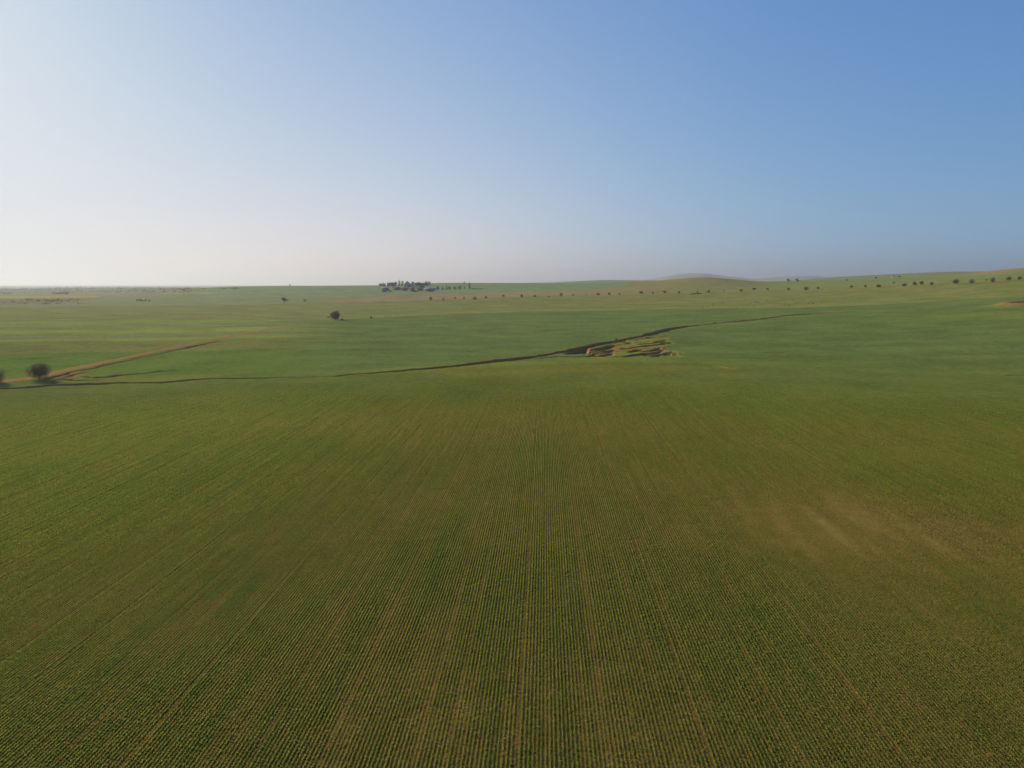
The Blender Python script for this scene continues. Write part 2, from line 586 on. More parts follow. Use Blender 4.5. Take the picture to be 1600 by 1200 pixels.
# small rills run down the slope through it
b0_, b1_ = at(972, 544)[:2], at(1044, 536)[:2]
dv = (b1_ - b0_) / np.linalg.norm(b1_ - b0_)
ra = GX[near_bad] * dv[0] + GY[near_bad] * dv[1]
rb = GX[near_bad] * dv[1] - GY[near_bad] * dv[0]
rn = fbm(ra / 34, rb / 6.5, 301, 3)
rill = sm((0.13 - np.abs(rn - 0.05)) / 0.10) * sm((fbm(ra / 22, rb / 22, 311, 2) + 0.25) / 0.3)
CARVE[near_bad] += BADM[near_bad] * (0.25 + 0.16 * rough + 1.15 * rill)
SOILM[near_bad] = np.maximum(SOILM[near_bad], BADM[near_bad] * np.maximum(sm((rough - 0.30) / 0.2) * 0.6, sm((0.22 - np.abs(rn - 0.05)) / 0.12) * 0.5))

# farm dam with its bank at the right edge
dam = at(1582, 478)
ddm = np.hypot((GX - dam[0] - 22) / 34, (GY - dam[1]) / 24)
bank = np.exp(-((ddm - 0.75) / 0.28) ** 2)
CARVE -= bank * 2.6
CARVE += 2.2 * sm((0.5 - ddm) / 0.3)
SOILM = np.maximum(SOILM, sm((bank - 0.35 + 0.5 * fbm(GX / 9, GY / 9, 44, 3)) / 0.4) * 0.55)
SOILM = np.maximum(SOILM, sm((0.7 - ddm) / 0.2) * 0.7)
ZG = BASE - CARVE

# ------------------------------------------------------------------ colours of the land
L_FLAT = np.array((0.86, 0.82, 1.06))               # light that flat ground gets, used to turn seen tones into base colours


def alb(r, g, b, k=1.0):
    return lin((r, g, b)) / L_FLAT * k


G_TH = np.broadcast_to(THETA[:, None], BASE.shape)
G_R = np.broadcast_to(RR[None], BASE.shape)
COLR = np.zeros(BASE.shape + (3,))
COLR[:] = alb(92, 101, 55)


def beyond(pts, soft=0.012, wob=0.0, seed=0):
    th, r = range_line(pts)
    R = np.interp(THETA, th, r)[:, None]
    rr = G_R
    if wob:
        rr = G_R * (1 + wob * fbm(GX / 60, GY / 60, seed, 3))
    return sm((rr - R) / (R * soft) * 0.5 + 0.5)


def paint(mask, c, k=1.0):
    global COLR
    c = np.asarray(c) * k
    COLR += mask[..., None] * (c - COLR)


def between(a, b):
    return np.clip(a * (1 - b), 0, 1)


def window(p0, p1, soft=40):
    """a span of bearings given by its edges in image pixel columns"""
    a, b = bearing(p0), bearing(p1)
    s = soft / FOC
    return (sm((G_TH - a) / s + 0.5) * sm((b - G_TH) / s + 0.5))


def blob(px, py, rx, ry, seed=0, wob=0.5):
    """patch round the land point at an image pixel, rx and ry in metres across and along the sight line"""
    p = at(px, py)
    th = math.atan2(p[0], p[1])
    e1 = GX * math.cos(th) - GY * math.sin(th)
    e2 = GX * math.sin(th) + GY * math.cos(th)
    s = math.hypot(p[0], p[1])
    q = np.hypot(e1 / rx, (e2 - s) / ry) + wob * fbm(GX / (rx * 0.5), GY / (ry * 0.5), seed, 3)
    return sm((1.25 - q) / 0.9)


B_HEAD = [(-300, 630), (0, 609), (200, 601), (430, 592), (580, 584), (700, 577), (800, 573), (967, 566), (1031, 568), (1112, 571),
          (1180, 581), (1300, 583), (1600, 586), (1900, 590)]
B_GREEN = [(-300, 503), (0, 503), (250, 500), (480, 500), (600, 496), (700, 491), (820, 487), (1000, 484), (1100, 482), (1240, 481), (1340, 477),
           (1450, 471.5), (1530, 466.5), (1600, 463), (1900, 458)]
B_ROWT = [(-300, 482), (0, 480), (300, 477), (440, 475), (590, 471.5), (660, 469), (740, 467), (790, 464.5), (860, 462), (940, 462), (1040, 459.5), (1100, 457),
          (1200, 454), (1260, 453), (1330, 449.5), (1400, 446.5), (1500, 441), (1600, 436.5), (1900, 426)]
B_BROWN = [(-300, 468), (400, 465), (560, 466), (620, 461), (700, 459.5), (800, 455), (900, 454), (960, 450), (1000, 446), (1080, 437), (1140, 437),
           (1200, 446), (1300, 443), (1400, 436), (1600, 424), (1900, 414)]

head = beyond(B_HEAD, 0.02)
soft_r = window(1080, 2200, 260)
head = head * (1 - soft_r) + beyond(B_HEAD, 0.45, 0.05, 6) * soft_r
green = beyond(B_GREEN, 0.012)
rowt = beyond(B_ROWT, 0.012)
brown = beyond(B_BROWN, 0.014, 0.02, 8)

# far field beyond the gully
streak = fbm(GX / 70, GY / 16, 21, 4)
paint(head, alb(91, 101, 57))
paint(head * sm(streak * 1.8) * 0.6, alb(104, 108, 62))
paint(head * sm(-streak * 1.8) * 0.6, alb(78, 92, 50))
fine = fbm(GX / 26, GY / 6, 23, 4)
paint(head * sm(fine * 2.2 - 0.2) * 0.5, alb(106, 106, 60))
paint(head * sm(-fine * 2.2 - 0.2) * 0.5, alb(74, 88, 48))
paint(head * window(500, 1700, 300) * 0.45, alb(82, 100, 60))
# left: bright and dull bands
lw = window(-400, 470, 160)
bands = [(598, 550, (84, 102, 44)), (550, 533, (104, 104, 56)), (533, 528, (120, 125, 62)), (528, 522, (110, 111, 74)), (522, 514, (119, 126, 62)),
         (514, 509, (108, 112, 76)), (509, 500, (114, 122, 66)), (500, 490, (106, 112, 78)), (490, 476, (112, 116, 84))]
for y0, y1, c in bands:
    sl = lambda y: [(-400, y + 4), (0, y + 2), (250, y - 1), (470, y - 7), (700, y - 12)]
    m = between(beyond(sl(y0), 0.02, 0.015, 2), beyond(sl(y1), 0.02, 0.015, 2))
    paint(m * head * lw * 0.85, alb(*c))
# strips above the green field
pas = between(green, rowt)
paint(pas, alb(108, 110, 68))
paint(pas * window(600, 2000, 250), alb(103, 108, 62))
paint(pas * sm(fbm(GX / 120, GY / 40, 61, 3) * 2.2) * 0.45, alb(116, 108, 70))
paint(pas * sm(fbm(GX / 45, GY / 16, 68, 4) * 2.4 - 0.2) * 0.45, alb(100, 100, 56))
paint(pas * sm(fbm(GX / 60, GY / 14, 69, 4) * 2.4 - 0.4) * 0.45, alb(120, 108, 72))
paint(pas * sm(fbm(GX / 100, GY / 30, 67, 3) * 2.2 - 0.4) * 0.6, alb(104, 116, 58))
g2 = beyond([(x, y - 3.5) for x, y in B_GREEN], 0.012)
paint(between(green, g2) * window(560, 1330, 120) * 0.4, alb(118, 114, 64))
band = between(rowt, brown)
paint(band * window(500, 2000, 90), alb(124, 110, 84))
paint(band * window(1000, 2000, 200) * 0.7, alb(108, 110, 66))
paint(band * sm(fbm(GX / 150, GY / 50, 91, 3) * 2) * window(900, 2000, 100) * 0.6, alb(104, 110, 66))
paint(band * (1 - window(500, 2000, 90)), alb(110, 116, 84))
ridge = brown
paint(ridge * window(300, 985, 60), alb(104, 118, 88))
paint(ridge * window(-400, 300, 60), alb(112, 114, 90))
paint(ridge * window(985, 1215, 40), alb(112, 109, 64))
paint(ridge * window(1215, 1700, 60), alb(112, 114, 74))
paint(ridge * window(1500, 1900, 60), alb(124, 108, 68))
paint(ridge * sm(fbm(GX / 220, GY / 70, 15, 3) * 2) * 0.4, alb(120, 112, 84))
g3 = between(beyond([(1200, 446), (1300, 445), (1400, 441), (1500, 436.5), (1600, 431)], 0.01), beyond([(1200, 441), (1300, 438), (1400, 434.5), (1500, 431), (1600, 427)], 0.01))
paint(g3 * window(1180, 1640, 30) * 0.8, alb(98, 116, 72))
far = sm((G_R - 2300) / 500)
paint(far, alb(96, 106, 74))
# yellow canola strips and scrubby ground far left
yl = between(beyond([(-300, 467), (0, 466), (150, 464.5), (300, 461)], 0.006), beyond([(-300, 463), (0, 462.5), (150, 462), (300, 459)], 0.006))
paint(yl * window(-300, 152, 12) * 0.6, alb(146, 136, 58))
yl = between(beyond([(200, 461.5), (340, 459.5)], 0.006), beyond([(200, 459), (340, 457)], 0.006))
paint(yl * window(252, 332, 12) * 0.4, alb(146, 136, 60))
sc = between(beyond([(-300, 478), (0, 476.5), (130, 472)], 0.006), beyond([(-300, 468), (0, 467), (130, 465.5)], 0.006))
paint(sc * window(-300, 135, 20) * 0.8, alb(112, 100, 78))
# named patches
paint(blob(1010, 540, 26, 50, 5) * BADM, alb(118, 110, 46))
paint(BADM, alb(108, 108, 50))
paint(BADM * sm(fbm(GX / 14, GY / 18, 402, 3) * 2) * 0.6, alb(94, 104, 56))
paint(head * blob(1500, 494, 60, 40, 6) * 0.5, alb(96, 106, 50))
paint(head * blob(240, 594, 40, 22, 3) * 0.6, alb(106, 104, 54))
SOILC = alb(118, 94, 64)
red = sm(fbm(GX / 12, GY / 12, 101, 3) * 2 + 0.5)
CSOIL = SOILC * (1 - red[..., None]) + alb(134, 86, 58) * red[..., None]
COLR += SOILM[..., None] * (CSOIL - COLR)
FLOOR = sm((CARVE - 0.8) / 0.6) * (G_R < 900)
paint(FLOOR * 0.75, alb(80, 88, 52))            # weedy green floor; its darker tone also deepens the shade in the cut
# small bare scrapes in the green
rs = random.Random(4)
for (px, py, rx, ry) in [(745, 571, 3, 1.2), (608, 534, 5, 2), (455, 548, 7, 2), (846, 519, 5, 2), (1216, 550, 3, 1), (1100, 570, 4, 1.4),
                         (172, 619, 6, 1), (868, 582, 5, 1.5), (1385, 487, 8, 3), (1352, 487.5, 6, 2), (415, 601, 5, 2), (822, 580, 6, 2),
                         (1012, 575, 8, 2), (950, 572, 9, 2), (90, 560, 6, 3), (1300, 549.5, 9, 1.2)]:
    paint(blob(px, py, rx, ry, rs.randrange(99), 0.4) * 0.6, alb(124, 92, 60))
# headland strip at the far end of the rows
h2 = beyond([(x, y - 7) for x, y in B_HEAD], 0.01, 0.02, 3)
paint(between(head, h2) * window(540, 1180, 60) * 0.6, alb(104, 108, 40))

# ------------------------------------------------------------------ the drilled field in front
FIELD = 1 - head
CANOPY = alb(88, 92, 46)


VBL = []      # patches of thick and thin growth: a point placed from image pixels, half widths in metres, change of vigour
for (px, py, rx, ry, v) in [
        (1340, 805, 15, 15, -0.30), (1440, 835, 13, 14, -0.24), (1230, 780, 10, 14, -0.18), (1275, 860, 8, 16, -0.22), (1570, 830, 6, 6, -0.3),
        (1060, 720, 5, 26, -0.14), (1000, 800, 7, 22, -0.1), (560, 860, 14, 14, -0.08), (720, 770, 20, 16, -0.12), (430, 860, 10, 12, -0.1),
        (180, 700, 45, 30, 0.3), (60, 830, 22, 24, 0.25), (1480, 700, 40, 30, 0.15), (1150, 1000, 12, 12, 0.08), (1350, 1000, 12, 14, 0.08),
        (1300, 640, 70, 40, 0.12), (300, 640, 80, 40, 0.2), (700, 1050, 12, 9, -0.1), (420, 1000, 12, 10, -0.08), (850, 1100, 12, 9, -0.1),
        (230, 1080, 9, 8, 0.0), (1400, 1130, 10, 7, -0.05), (560, 1150, 9, 5, -0.06)]:
    p = at(px, py)
    VBL.append((p[0], p[1], rx, ry, v))
YBL = []
for (px, py, rx, ry, v) in [(720, 660, 36, 22, 0.8), (1480, 690, 50, 34, 0.45), (150, 700, 60, 40, 0.45), (1330, 805, 20, 22, 0.5), (900, 578, 70, 14, 0.6),
                            (60, 900, 20, 26, 0.2), (1500, 840, 16, 16, 0.3), (880, 720, 30, 25, 0.15)]:
    p = at(px, py)
    YBL.append((p[0], p[1], rx, ry, v))


def along(X, Y):
    """coordinates across and along the drilled rows"""
    c, s = math.cos(ROW_YAW), math.sin(ROW_YAW)
    return X * c - Y * s, X * s + Y * c


def vigour(X, Y):
    a, l = along(X, Y)
    v = 0.61 + 0.15 * fbm(a / 9, l / 26, 201, 3) + 0.12 * fbm(a / 2.2, l / 7, 211, 3)
    v = v + 0.10 * sm((Y - 80) / 110)
    for (x, y, rx, ry, k) in VBL:
        q = ((X - x) / rx) ** 2 + ((Y - y) / ry) ** 2
        v = v + k * np.exp(-q * 0.9) * (0.75 + 0.7 * fbm(a / 2.0, l / 24, 231, 3))
    return np.clip(v, 0.03, 1)


def yellow(X, Y):
    a, l = along(X, Y)
    v = 0.32 + 0.3 * fbm(a / 12, l / 30, 251, 3)
    for (x, y, rx, ry, k) in YBL:
        q = ((X - x) / rx) ** 2 + ((Y - y) / ry) ** 2
        v = v + k * np.exp(-q * 0.9)
    return np.clip(v, 0, 1)


TUFT_END = 255.0            # plants are modelled one by one to about this distance
fmask = (FIELD > 0.001) & (G_R < 420) & (np.abs(G_TH) < math.radians(75))
V, YW = vigour(GX[fmask], GY[fmask]), yellow(GX[fmask], GY[fmask])
CAN_G, CAN_Y, BARE = alb(80, 92, 48), alb(102, 98, 46), alb(116, 98, 62)
can = CAN_G * (1 - YW[:, None]) + CAN_Y * YW[:, None]
can = BARE + sm((V[:, None] - 0.1) / 0.5) * (can - BARE)
q_ = sm((0.52 - V[:, None]) / 0.5)
soil_c = alb(94, 76, 43) * (1 - q_) + alb(112, 94, 54) * q_        # thin growth lies in pale stubble
t_f = sm((G_R[fmask] - (TUFT_END - 90)) / 90)[:, None]
cf = soil_c * (1 - t_f) + can * t_f
COLR[fmask] += FIELD[fmask][:, None] * (cf - COLR[fmask])
ROWS = np.clip(FIELD, 0, 1)
ROWS[G_R > 420] = 0

MAT_GROUND = ground_material()
nt_, nr_ = BASE.shape
verts = np.stack([GX, GY, ZG], -1).reshape(-1, 3)
verts = np.vstack([verts, [[0, 0, 0]]])
ii, jj = np.meshgrid(np.arange(nt_), np.arange(nr_ - 1), indexing='ij')
i2 = (ii + 1) % nt_
quads = np.stack([ii * nr_ + jj, ii * nr_ + jj + 1, i2 * nr_ + jj + 1, i2 * nr_ + jj], -1).reshape(-1, 4)[:, ::-1]
ti = np.arange(nt_)
fan = np.stack([np.full(nt_, nt_ * nr_), ((ti + 1) % nt_) * nr_, ti * nr_], -1)
gme = mesh_from('ground', verts, [quads, fan], MAT_GROUND, smooth=True)
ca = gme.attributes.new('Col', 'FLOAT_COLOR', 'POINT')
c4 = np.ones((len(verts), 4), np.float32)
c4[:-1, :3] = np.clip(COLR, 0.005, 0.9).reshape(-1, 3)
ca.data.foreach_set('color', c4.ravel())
for nm, arr in (('rows', ROWS), ('soil', SOILM)):
    a_ = gme.attributes.new(nm, 'FLOAT', 'POINT')
    a_.data.foreach_set('value', np.append(arr.reshape(-1), 0).astype(np.float32))
ground = link('ground', gme)
tag(ground, 'rolling farmland with green crop, brown pasture and red gullies', None, None, 'structure')

# far blue hills beyond the last ridge
HP = [(700, 452), (760, 446), (800, 442.5), (860, 440.3), (900, 438.8), (940, 438.5), (980, 439), (1010, 437), (1030, 433.5), (1050, 429.5), (1080, 427), (1100, 427),
      (1125, 430.3), (1155, 433.4), (1180, 435.5), (1205, 433.5), (1230, 431.8), (1267, 431), (1290, 432.5), (1330, 431), (1400, 431), (1500, 432), (1650, 440), (1800, 452)]
hth = bearing([p[0] for p in HP])
tt = np.linspace(hth[0], hth[-1], 260)
top = pchip(hth, pixel_height([p[0] for p in HP], 10000, [p[1] for p in HP])[:, None], tt)[:, 0]
hr = np.linspace(9000, 11400, 40)
prof = np.exp(-((hr - 10000) / 480) ** 2)
HX, HY = np.sin(tt)[:, None] * hr, np.cos(tt)[:, None] * hr
HZ = -14 + prof * (top[:, None] + 14) + 5 * fbm(HX / 300, HY / 300, 5, 3) * prof * (1 - prof) * 4
ii, jj = np.meshgrid(np.arange(len(tt) - 1), np.arange(len(hr) - 1), indexing='ij')
n_ = len(hr)
hq = np.stack([ii * n_ + jj, (ii + 1) * n_ + jj, (ii + 1) * n_ + jj + 1, ii * n_ + jj + 1], -1).reshape(-1, 4)
MAT_HILL = plain_material('hill_scrub', alb(118, 124, 110), 0.3, 0.004)
hills = link('hills', mesh_from('hills', np.stack([HX, HY, HZ], -1).reshape(-1, 3), hq, MAT_HILL, True))
tag(hills, 'low blue hills on the far horizon', None, None, 'structure')


# ------------------------------------------------------------------ dirt track
def track_material():
    m, nt, b = new_mat('track_dirt')
    geo = node(nt, 'ShaderNodeTexCoord').outputs['Object']
    lat = node(nt, 'ShaderNodeAttribute', attribute_name='lat').outputs['Fac']
    n2 = noise_node(nt, geo, 0.5, 4, 0.65)
    n3 = noise_node(nt, geo, 0.08, 3)
    al = math_node(nt, 'ABSOLUTE', lat)
    rut = math_node(nt, 'SUBTRACT', 1.0, math_node(nt, 'MULTIPLY', math_node(nt, 'ABSOLUTE', math_node(nt, 'SUBTRACT', al, 0.42)), 3.4))
    rut = math_node(nt, 'ADD', rut, maprange(nt, n2, 0.3, 0.7, -0.45, 0.45))
    rut = maprange(nt, rut, 0.0, 0.6, 0.0, 1.0)
    base = mixcol(nt, maprange(nt, n3, 0.35, 0.65, 0, 1), tuple(alb(98, 98, 54)), tuple(alb(116, 98, 64)))
    c = mixcol(nt, rut, base, tuple(alb(150, 102, 72)))
    nt.links.new(c, b.inputs['Base Color'])
    bm = node(nt, 'ShaderNodeBump')
    bm.inputs['Distance'].default_value = 0.15
    nt.links.new(n2, bm.inputs['Height'])
    nt.links.new(bm.outputs[0], b.inputs['Normal'])
    return m


TP = line([(-260, 634), (-60, 604), (0, 596.5), (37, 592), (62, 588), (78, 584), (110, 577), (156, 567.5), (195, 559.3), (234, 551), (281, 541), (347, 528),
           (390, 520), (437, 512.3), (484, 505), (506, 502), (522, 500.3)])
dl = np.r_[0, np.cumsum(np.hypot(*np.diff(TP[:, :2], axis=0).T))]
ts = np.arange(0, dl[-1], 1.2)
cx = pchip(dl, TP[:, :1], ts)[:, 0]
cy = pchip(dl, TP[:, 1:2], ts)[:, 0]
tx, ty = np.gradient(cx), np.gradient(cy)
tl = np.hypot(tx, ty)
nx, ny = ty / tl, -tx / tl
lat = np.linspace(-1, 1, 13)
half = (2.6 + 0.8 * fbm(ts / 14, ts * 0, 3, 3)) * (1 - 0.6 * sm((ts - ts[-1] + 160) / 160)) * (1 + 0.5 * np.exp(-((ts - np.interp(10, [-60, 520], [0, ts[-1]])) / 60) ** 2))
ex = 0.25 * fbm(ts[:, None] / 3, lat[None] * 2 + ts[:, None] * 0, 8, 2) * (np.abs(lat) > 0.9)
TXX = cx[:, None] + nx[:, None] * (lat[None] + ex) * half[:, None]
TYY = cy[:, None] + ny[:, None] * (lat[None] + ex) * half[:, None]
TZZ = ground_z(TXX, TYY, ZG) + 0.07 - 0.05 * (np.abs(lat) > 0.95) - 0.03 * np.exp(-((np.abs(lat) - 0.42) / 0.14) ** 2)
n_ = len(lat)
ii, jj = np.meshgrid(np.arange(len(ts) - 1), np.arange(n_ - 1), indexing='ij')
tq = np.stack([ii * n_ + jj, ii * n_ + jj + 1, (ii + 1) * n_ + jj + 1, (ii + 1) * n_ + jj], -1).reshape(-1, 4)
tme = mesh_from('dirt_track', np.stack([TXX, TYY, TZZ], -1).reshape(-1, 3), tq, track_material(), True)
a_ = tme.attributes.new('lat', 'FLOAT', 'POINT')
a_.data.foreach_set('value', np.broadcast_to(lat[None], TXX.shape).ravel().astype(np.float32))
tag(link('dirt_track', tme), 'pale brown dirt track with two wheel ruts running off to the left', None, None, 'structure')

# ------------------------------------------------------------------ the crop itself: leaf by leaf, drilled in rows
rng = np.random.default_rng(7)
hth_, hr_ = range_line(B_HEAD)


def crop_zone(y0, y1, step, blades, wmin, wmax, hs, y_fade=None):
    """centre points of plants along each drilled row between two distances"""
    k0 = int(-0.9 * y1 / ROW_STEP) - 60
    rows = np.arange(k0, -k0)
    n = int((y1 - y0) / step)
    A = np.repeat(rows * ROW_STEP, n)
    A = A + 0.022 * vnoise(A * 7.31 / ROW_STEP, A * 0, 41)         # the seeder does not run dead straight
    Lc = np.tile(y0 + (np.arange(n) + 0.5) * step, len(rows))
    c, s = math.cos(ROW_YAW), math.sin(ROW_YAW)
    X = A * c + Lc * s
    Y = -A * s + Lc * c
    keep = np.abs(X) < 0.78 * Y + 12
    A, Lc, X, Y = A[keep], Lc[keep], X[keep], Y[keep]
    R = np.hypot(X, Y)
    keep = R < np.interp(np.arctan2(X, Y), hth_, hr_) * (0.985 + 0.02 * vnoise(X / 12, Y / 12, 3))
    A, Lc, X, Y = A[keep], Lc[keep], X[keep], Y[keep]
    k = np.rint(A / ROW_STEP).astype(int)
    v = vigour(X, Y)
    yl_ = yellow(X, Y)
    # wheel lines of the drill and sprayer: rows pressed thin
    wheel = np.isin(k % 44, (15, 22))
    seam = np.isin(k % 44, (38,))
    thick = np.isin(k % 44, (37, 39))
    rowvar = 0.9 + 0.22 * vnoise(k * 0.73 + 0.5, Lc / 40, 77)
    gap = fbm(A * 9.1, Lc / 0.9, 5, 2)
    pr = np.clip(0.55 + 0.7 * v + 0.28 * gap, 0, 1) * np.where(wheel, 0.72, 1) * np.where(seam, 0.4, 1)
    if y_fade:
        pr = pr * (1 - sm((np.hypot(X, Y) - y_fade[0]) / (y_fade[1] - y_fade[0])))
    keep = rng.random(len(X)) < pr
    k, Lc = k[keep], Lc[keep]
    X, Y, v, yl_, wheel, seam, thick, rowvar = X[keep], Y[keep], v[keep], yl_[keep], wheel[keep], seam[keep], thick[keep], rowvar[keep]
    hh = (0.09 + 0.11 * v) * rowvar * np.where(wheel | seam, 0.7, 1) * np.where(thick, 1.12, 1) * hs
    m = len(X) * blades
    X, Y, v, yl_, hh, kk, LL = (np.repeat(q, blades) for q in (X, Y, v, yl_, hh, k, Lc))
    ja, jl = rng.normal(0, 0.026, m), rng.uniform(-0.5, 0.5, m) * step * 1.3
    X = X + ja * c + jl * s
    Y = Y - ja * s + jl * c
    az = rng.uniform(0, 2 * math.pi, m)
    lean = rng.uniform(0.3, 1.0, m)
    h = hh * rng.uniform(0.65, 1.25, m)
    w = rng.uniform(wmin, wmax, m) * (0.7 + 0.6 * v)
    ax_, ay_ = np.cos(az) * 0.56, np.sin(az)          # leaves fan out mostly along the row
    dx, dy = ax_ * c + ay_ * s, -ax_ * s + ay_ * c
    z0 = ground_z(X, Y, ZG) - 0.01
    b0 = np.stack([X - dy * w * 0.5, Y + dx * w * 0.5, z0], -1)
    b1 = np.stack([X + dy * w * 0.5, Y - dx * w * 0.5, z0], -1)
    tp = np.stack([X + dx * h * lean, Y + dy * h * lean, z0 + h * np.sqrt(np.clip(1.1 - lean ** 2, 0.15, 1))], -1)
    mid0 = (b0 * 0.45 + tp * 0.55) - np.stack([dy * w * 0.6, -dx * w * 0.6, -h * 0.08], -1)
    V4 = np.stack([b0, b1, tp, mid0], 1)            # a folded leaf: base, base, tip, shoulder
    rt = 0.16 * vnoise(kk * 0.41 + 0.3, LL / 6.0, 91) + 0.10 * vnoise(kk * 1.3 + 0.3, LL / 25.0, 95)
    tone = np.clip(0.27 + 0.08 * (1 - sm((Y - 55) / 75)) + rt + 0.5 * yl_ + 0.25 * (0.5 - v) + rng.normal(0, 0.13, m), 0, 1)
    return V4.reshape(-1, 3), tone


parts = [crop_zone(31, 88, 0.11, 4, 0.045, 0.085, 1.0),
         crop_zone(88, 150, 0.18, 4, 0.055, 0.10, 1.0),
         crop_zone(150, 275, 0.36, 5, 0.06, 0.115, 1.0, (TUFT_END - 70, TUFT_END + 15))]
cv = np.vstack([p[0] for p in parts])
tone = np.concatenate([p[1] for p in parts]).astype(np.float32)
q = np.arange(len(cv)).reshape(-1, 4)
cme = mesh_from('crop', cv, q, None)
a_ = cme.attributes.new('tone', 'FLOAT', 'FACE')
a_.data.foreach_set('value', tone)
MAT_CROP = leaf_material('crop_leaf', ((0.100, 0.190, 0.030), (0.172, 0.250, 0.033), (0.262, 0.280, 0.045), (0.335, 0.290, 0.085)), None, 0.42)
cme.materials.append(MAT_CROP)
crop = link('crop', cme)
tag(crop, 'young green cereal crop drilled in long straight rows on brown soil', 'crop', None, 'stuff')

# ------------------------------------------------------------------ trees and bushes
LEAF_DARK = leaf_material('leaf_dark', ((0.042, 0.042, 0.021), (0.090, 0.083, 0.043), (0.150, 0.132, 0.070)), None, 0.28)
LEAF_DRY = leaf_material('leaf_dry', ((0.045, 0.036, 0.022), (0.085, 0.066, 0.042), (0.13, 0.10, 0.065)), None, 0.15)
LEAF_GREY = leaf_material('leaf_grey', ((0.030, 0.038, 0.024), (0.065, 0.074, 0.046), (0.11, 0.115, 0.075)), None, 0.2)
LEAVES = {'dark': LEAF_DARK, 'dry': LEAF_DRY, 'grey': LEAF_GREY}
BARK = plain_material('bark', (0.10, 0.075, 0.055), 0.3, 2.5, 0.95, 0.05)


def tube(path, radii, n=7):
    """tapered limb along a path"""
    path = np.asarray(path, float)
    V, F = [], []
    for i, p in enumerate(path):
        d = path[min(i + 1, len(path) - 1)] - path[max(i - 1, 0)]
        d /= np.linalg.norm(d) + 1e-9
        a = np.cross(d, (0.3, 1, 0.1))
        a /= np.linalg.norm(a) + 1e-9
        b = np.cross(d, a)
        for k in range(n):
            t = 2 * math.pi * k / n
            V.append(p + radii[i] * (math.cos(t) * a + math.sin(t) * b))
    for i in range(len(path) - 1):
        for k in range(n):
            F.append((i * n + k, i * n + (k + 1) % n, (i + 1) * n + (k + 1) % n, (i + 1) * n + k))
    return np.array(V), np.array(F)


def tree_lobes(kind, h, w, rg):
    """ellipsoid clumps of the crown: centre, radii"""
    L = []
    if kind == 'round':
        for i in range(16):
            a, u = 2.4 * i + rg.uniform(-0.4, 0.4), -0.95 + 1.9 * (i + 0.5) / 16
            q = math.sqrt(max(0.05, 1 - u * u))
            m_ = rg.uniform(0.62, 1.16)
            L.append((0.30 * w * q * m_ * math.cos(a), 0.30 * w * q * m_ * math.sin(a), (0.44 + 0.31 * u * m_) * h, 0.25 * w, 0.25 * w, 0.22 * h))
        L.append((0, 0, 0.5 * h, 0.3 * w, 0.3 * w, 0.28 * h))
    elif kind == 'bush':
        for _ in range(7):
            a, r = rg.uniform(0, 6.28), rg.uniform(0.05, 0.3) * w
            L.append((r * math.cos(a), r * math.sin(a), rg.uniform(0.3, 0.62) * h, 0.24 * w, 0.24 * w, 0.3 * h))
    elif kind == 'spread':
        for _ in range(10):
            a, r = rg.uniform(0, 6.28), rg.uniform(0.1, 0.36) * w
            L.append((r * math.cos(a), r * math.sin(a), rg.uniform(0.6, 0.82) * h, 0.2 * w, 0.2 * w, 0.15 * h))
    elif kind == 'column':
        for i in range(8):
            z = 0.12 + 0.8 * i / 7
            k = (1 - 0.75 * abs(z - 0.35) ** 1.1)
            L.append((rg.uniform(-0.05, 0.05) * w, rg.uniform(-0.05, 0.05) * w, z * h, 0.42 * w * k, 0.42 * w * k, 0.13 * h))
    else:                                                   # open: thin crown on bare limbs
        for _ in range(8):
            a, r = rg.uniform(0, 6.28), rg.uniform(0.1, 0.36) * w
            L.append((r * math.cos(a), r * math.sin(a), rg.uniform(0.45, 0.85) * h, 0.16 * w, 0.16 * w, 0.12 * h))
    return L


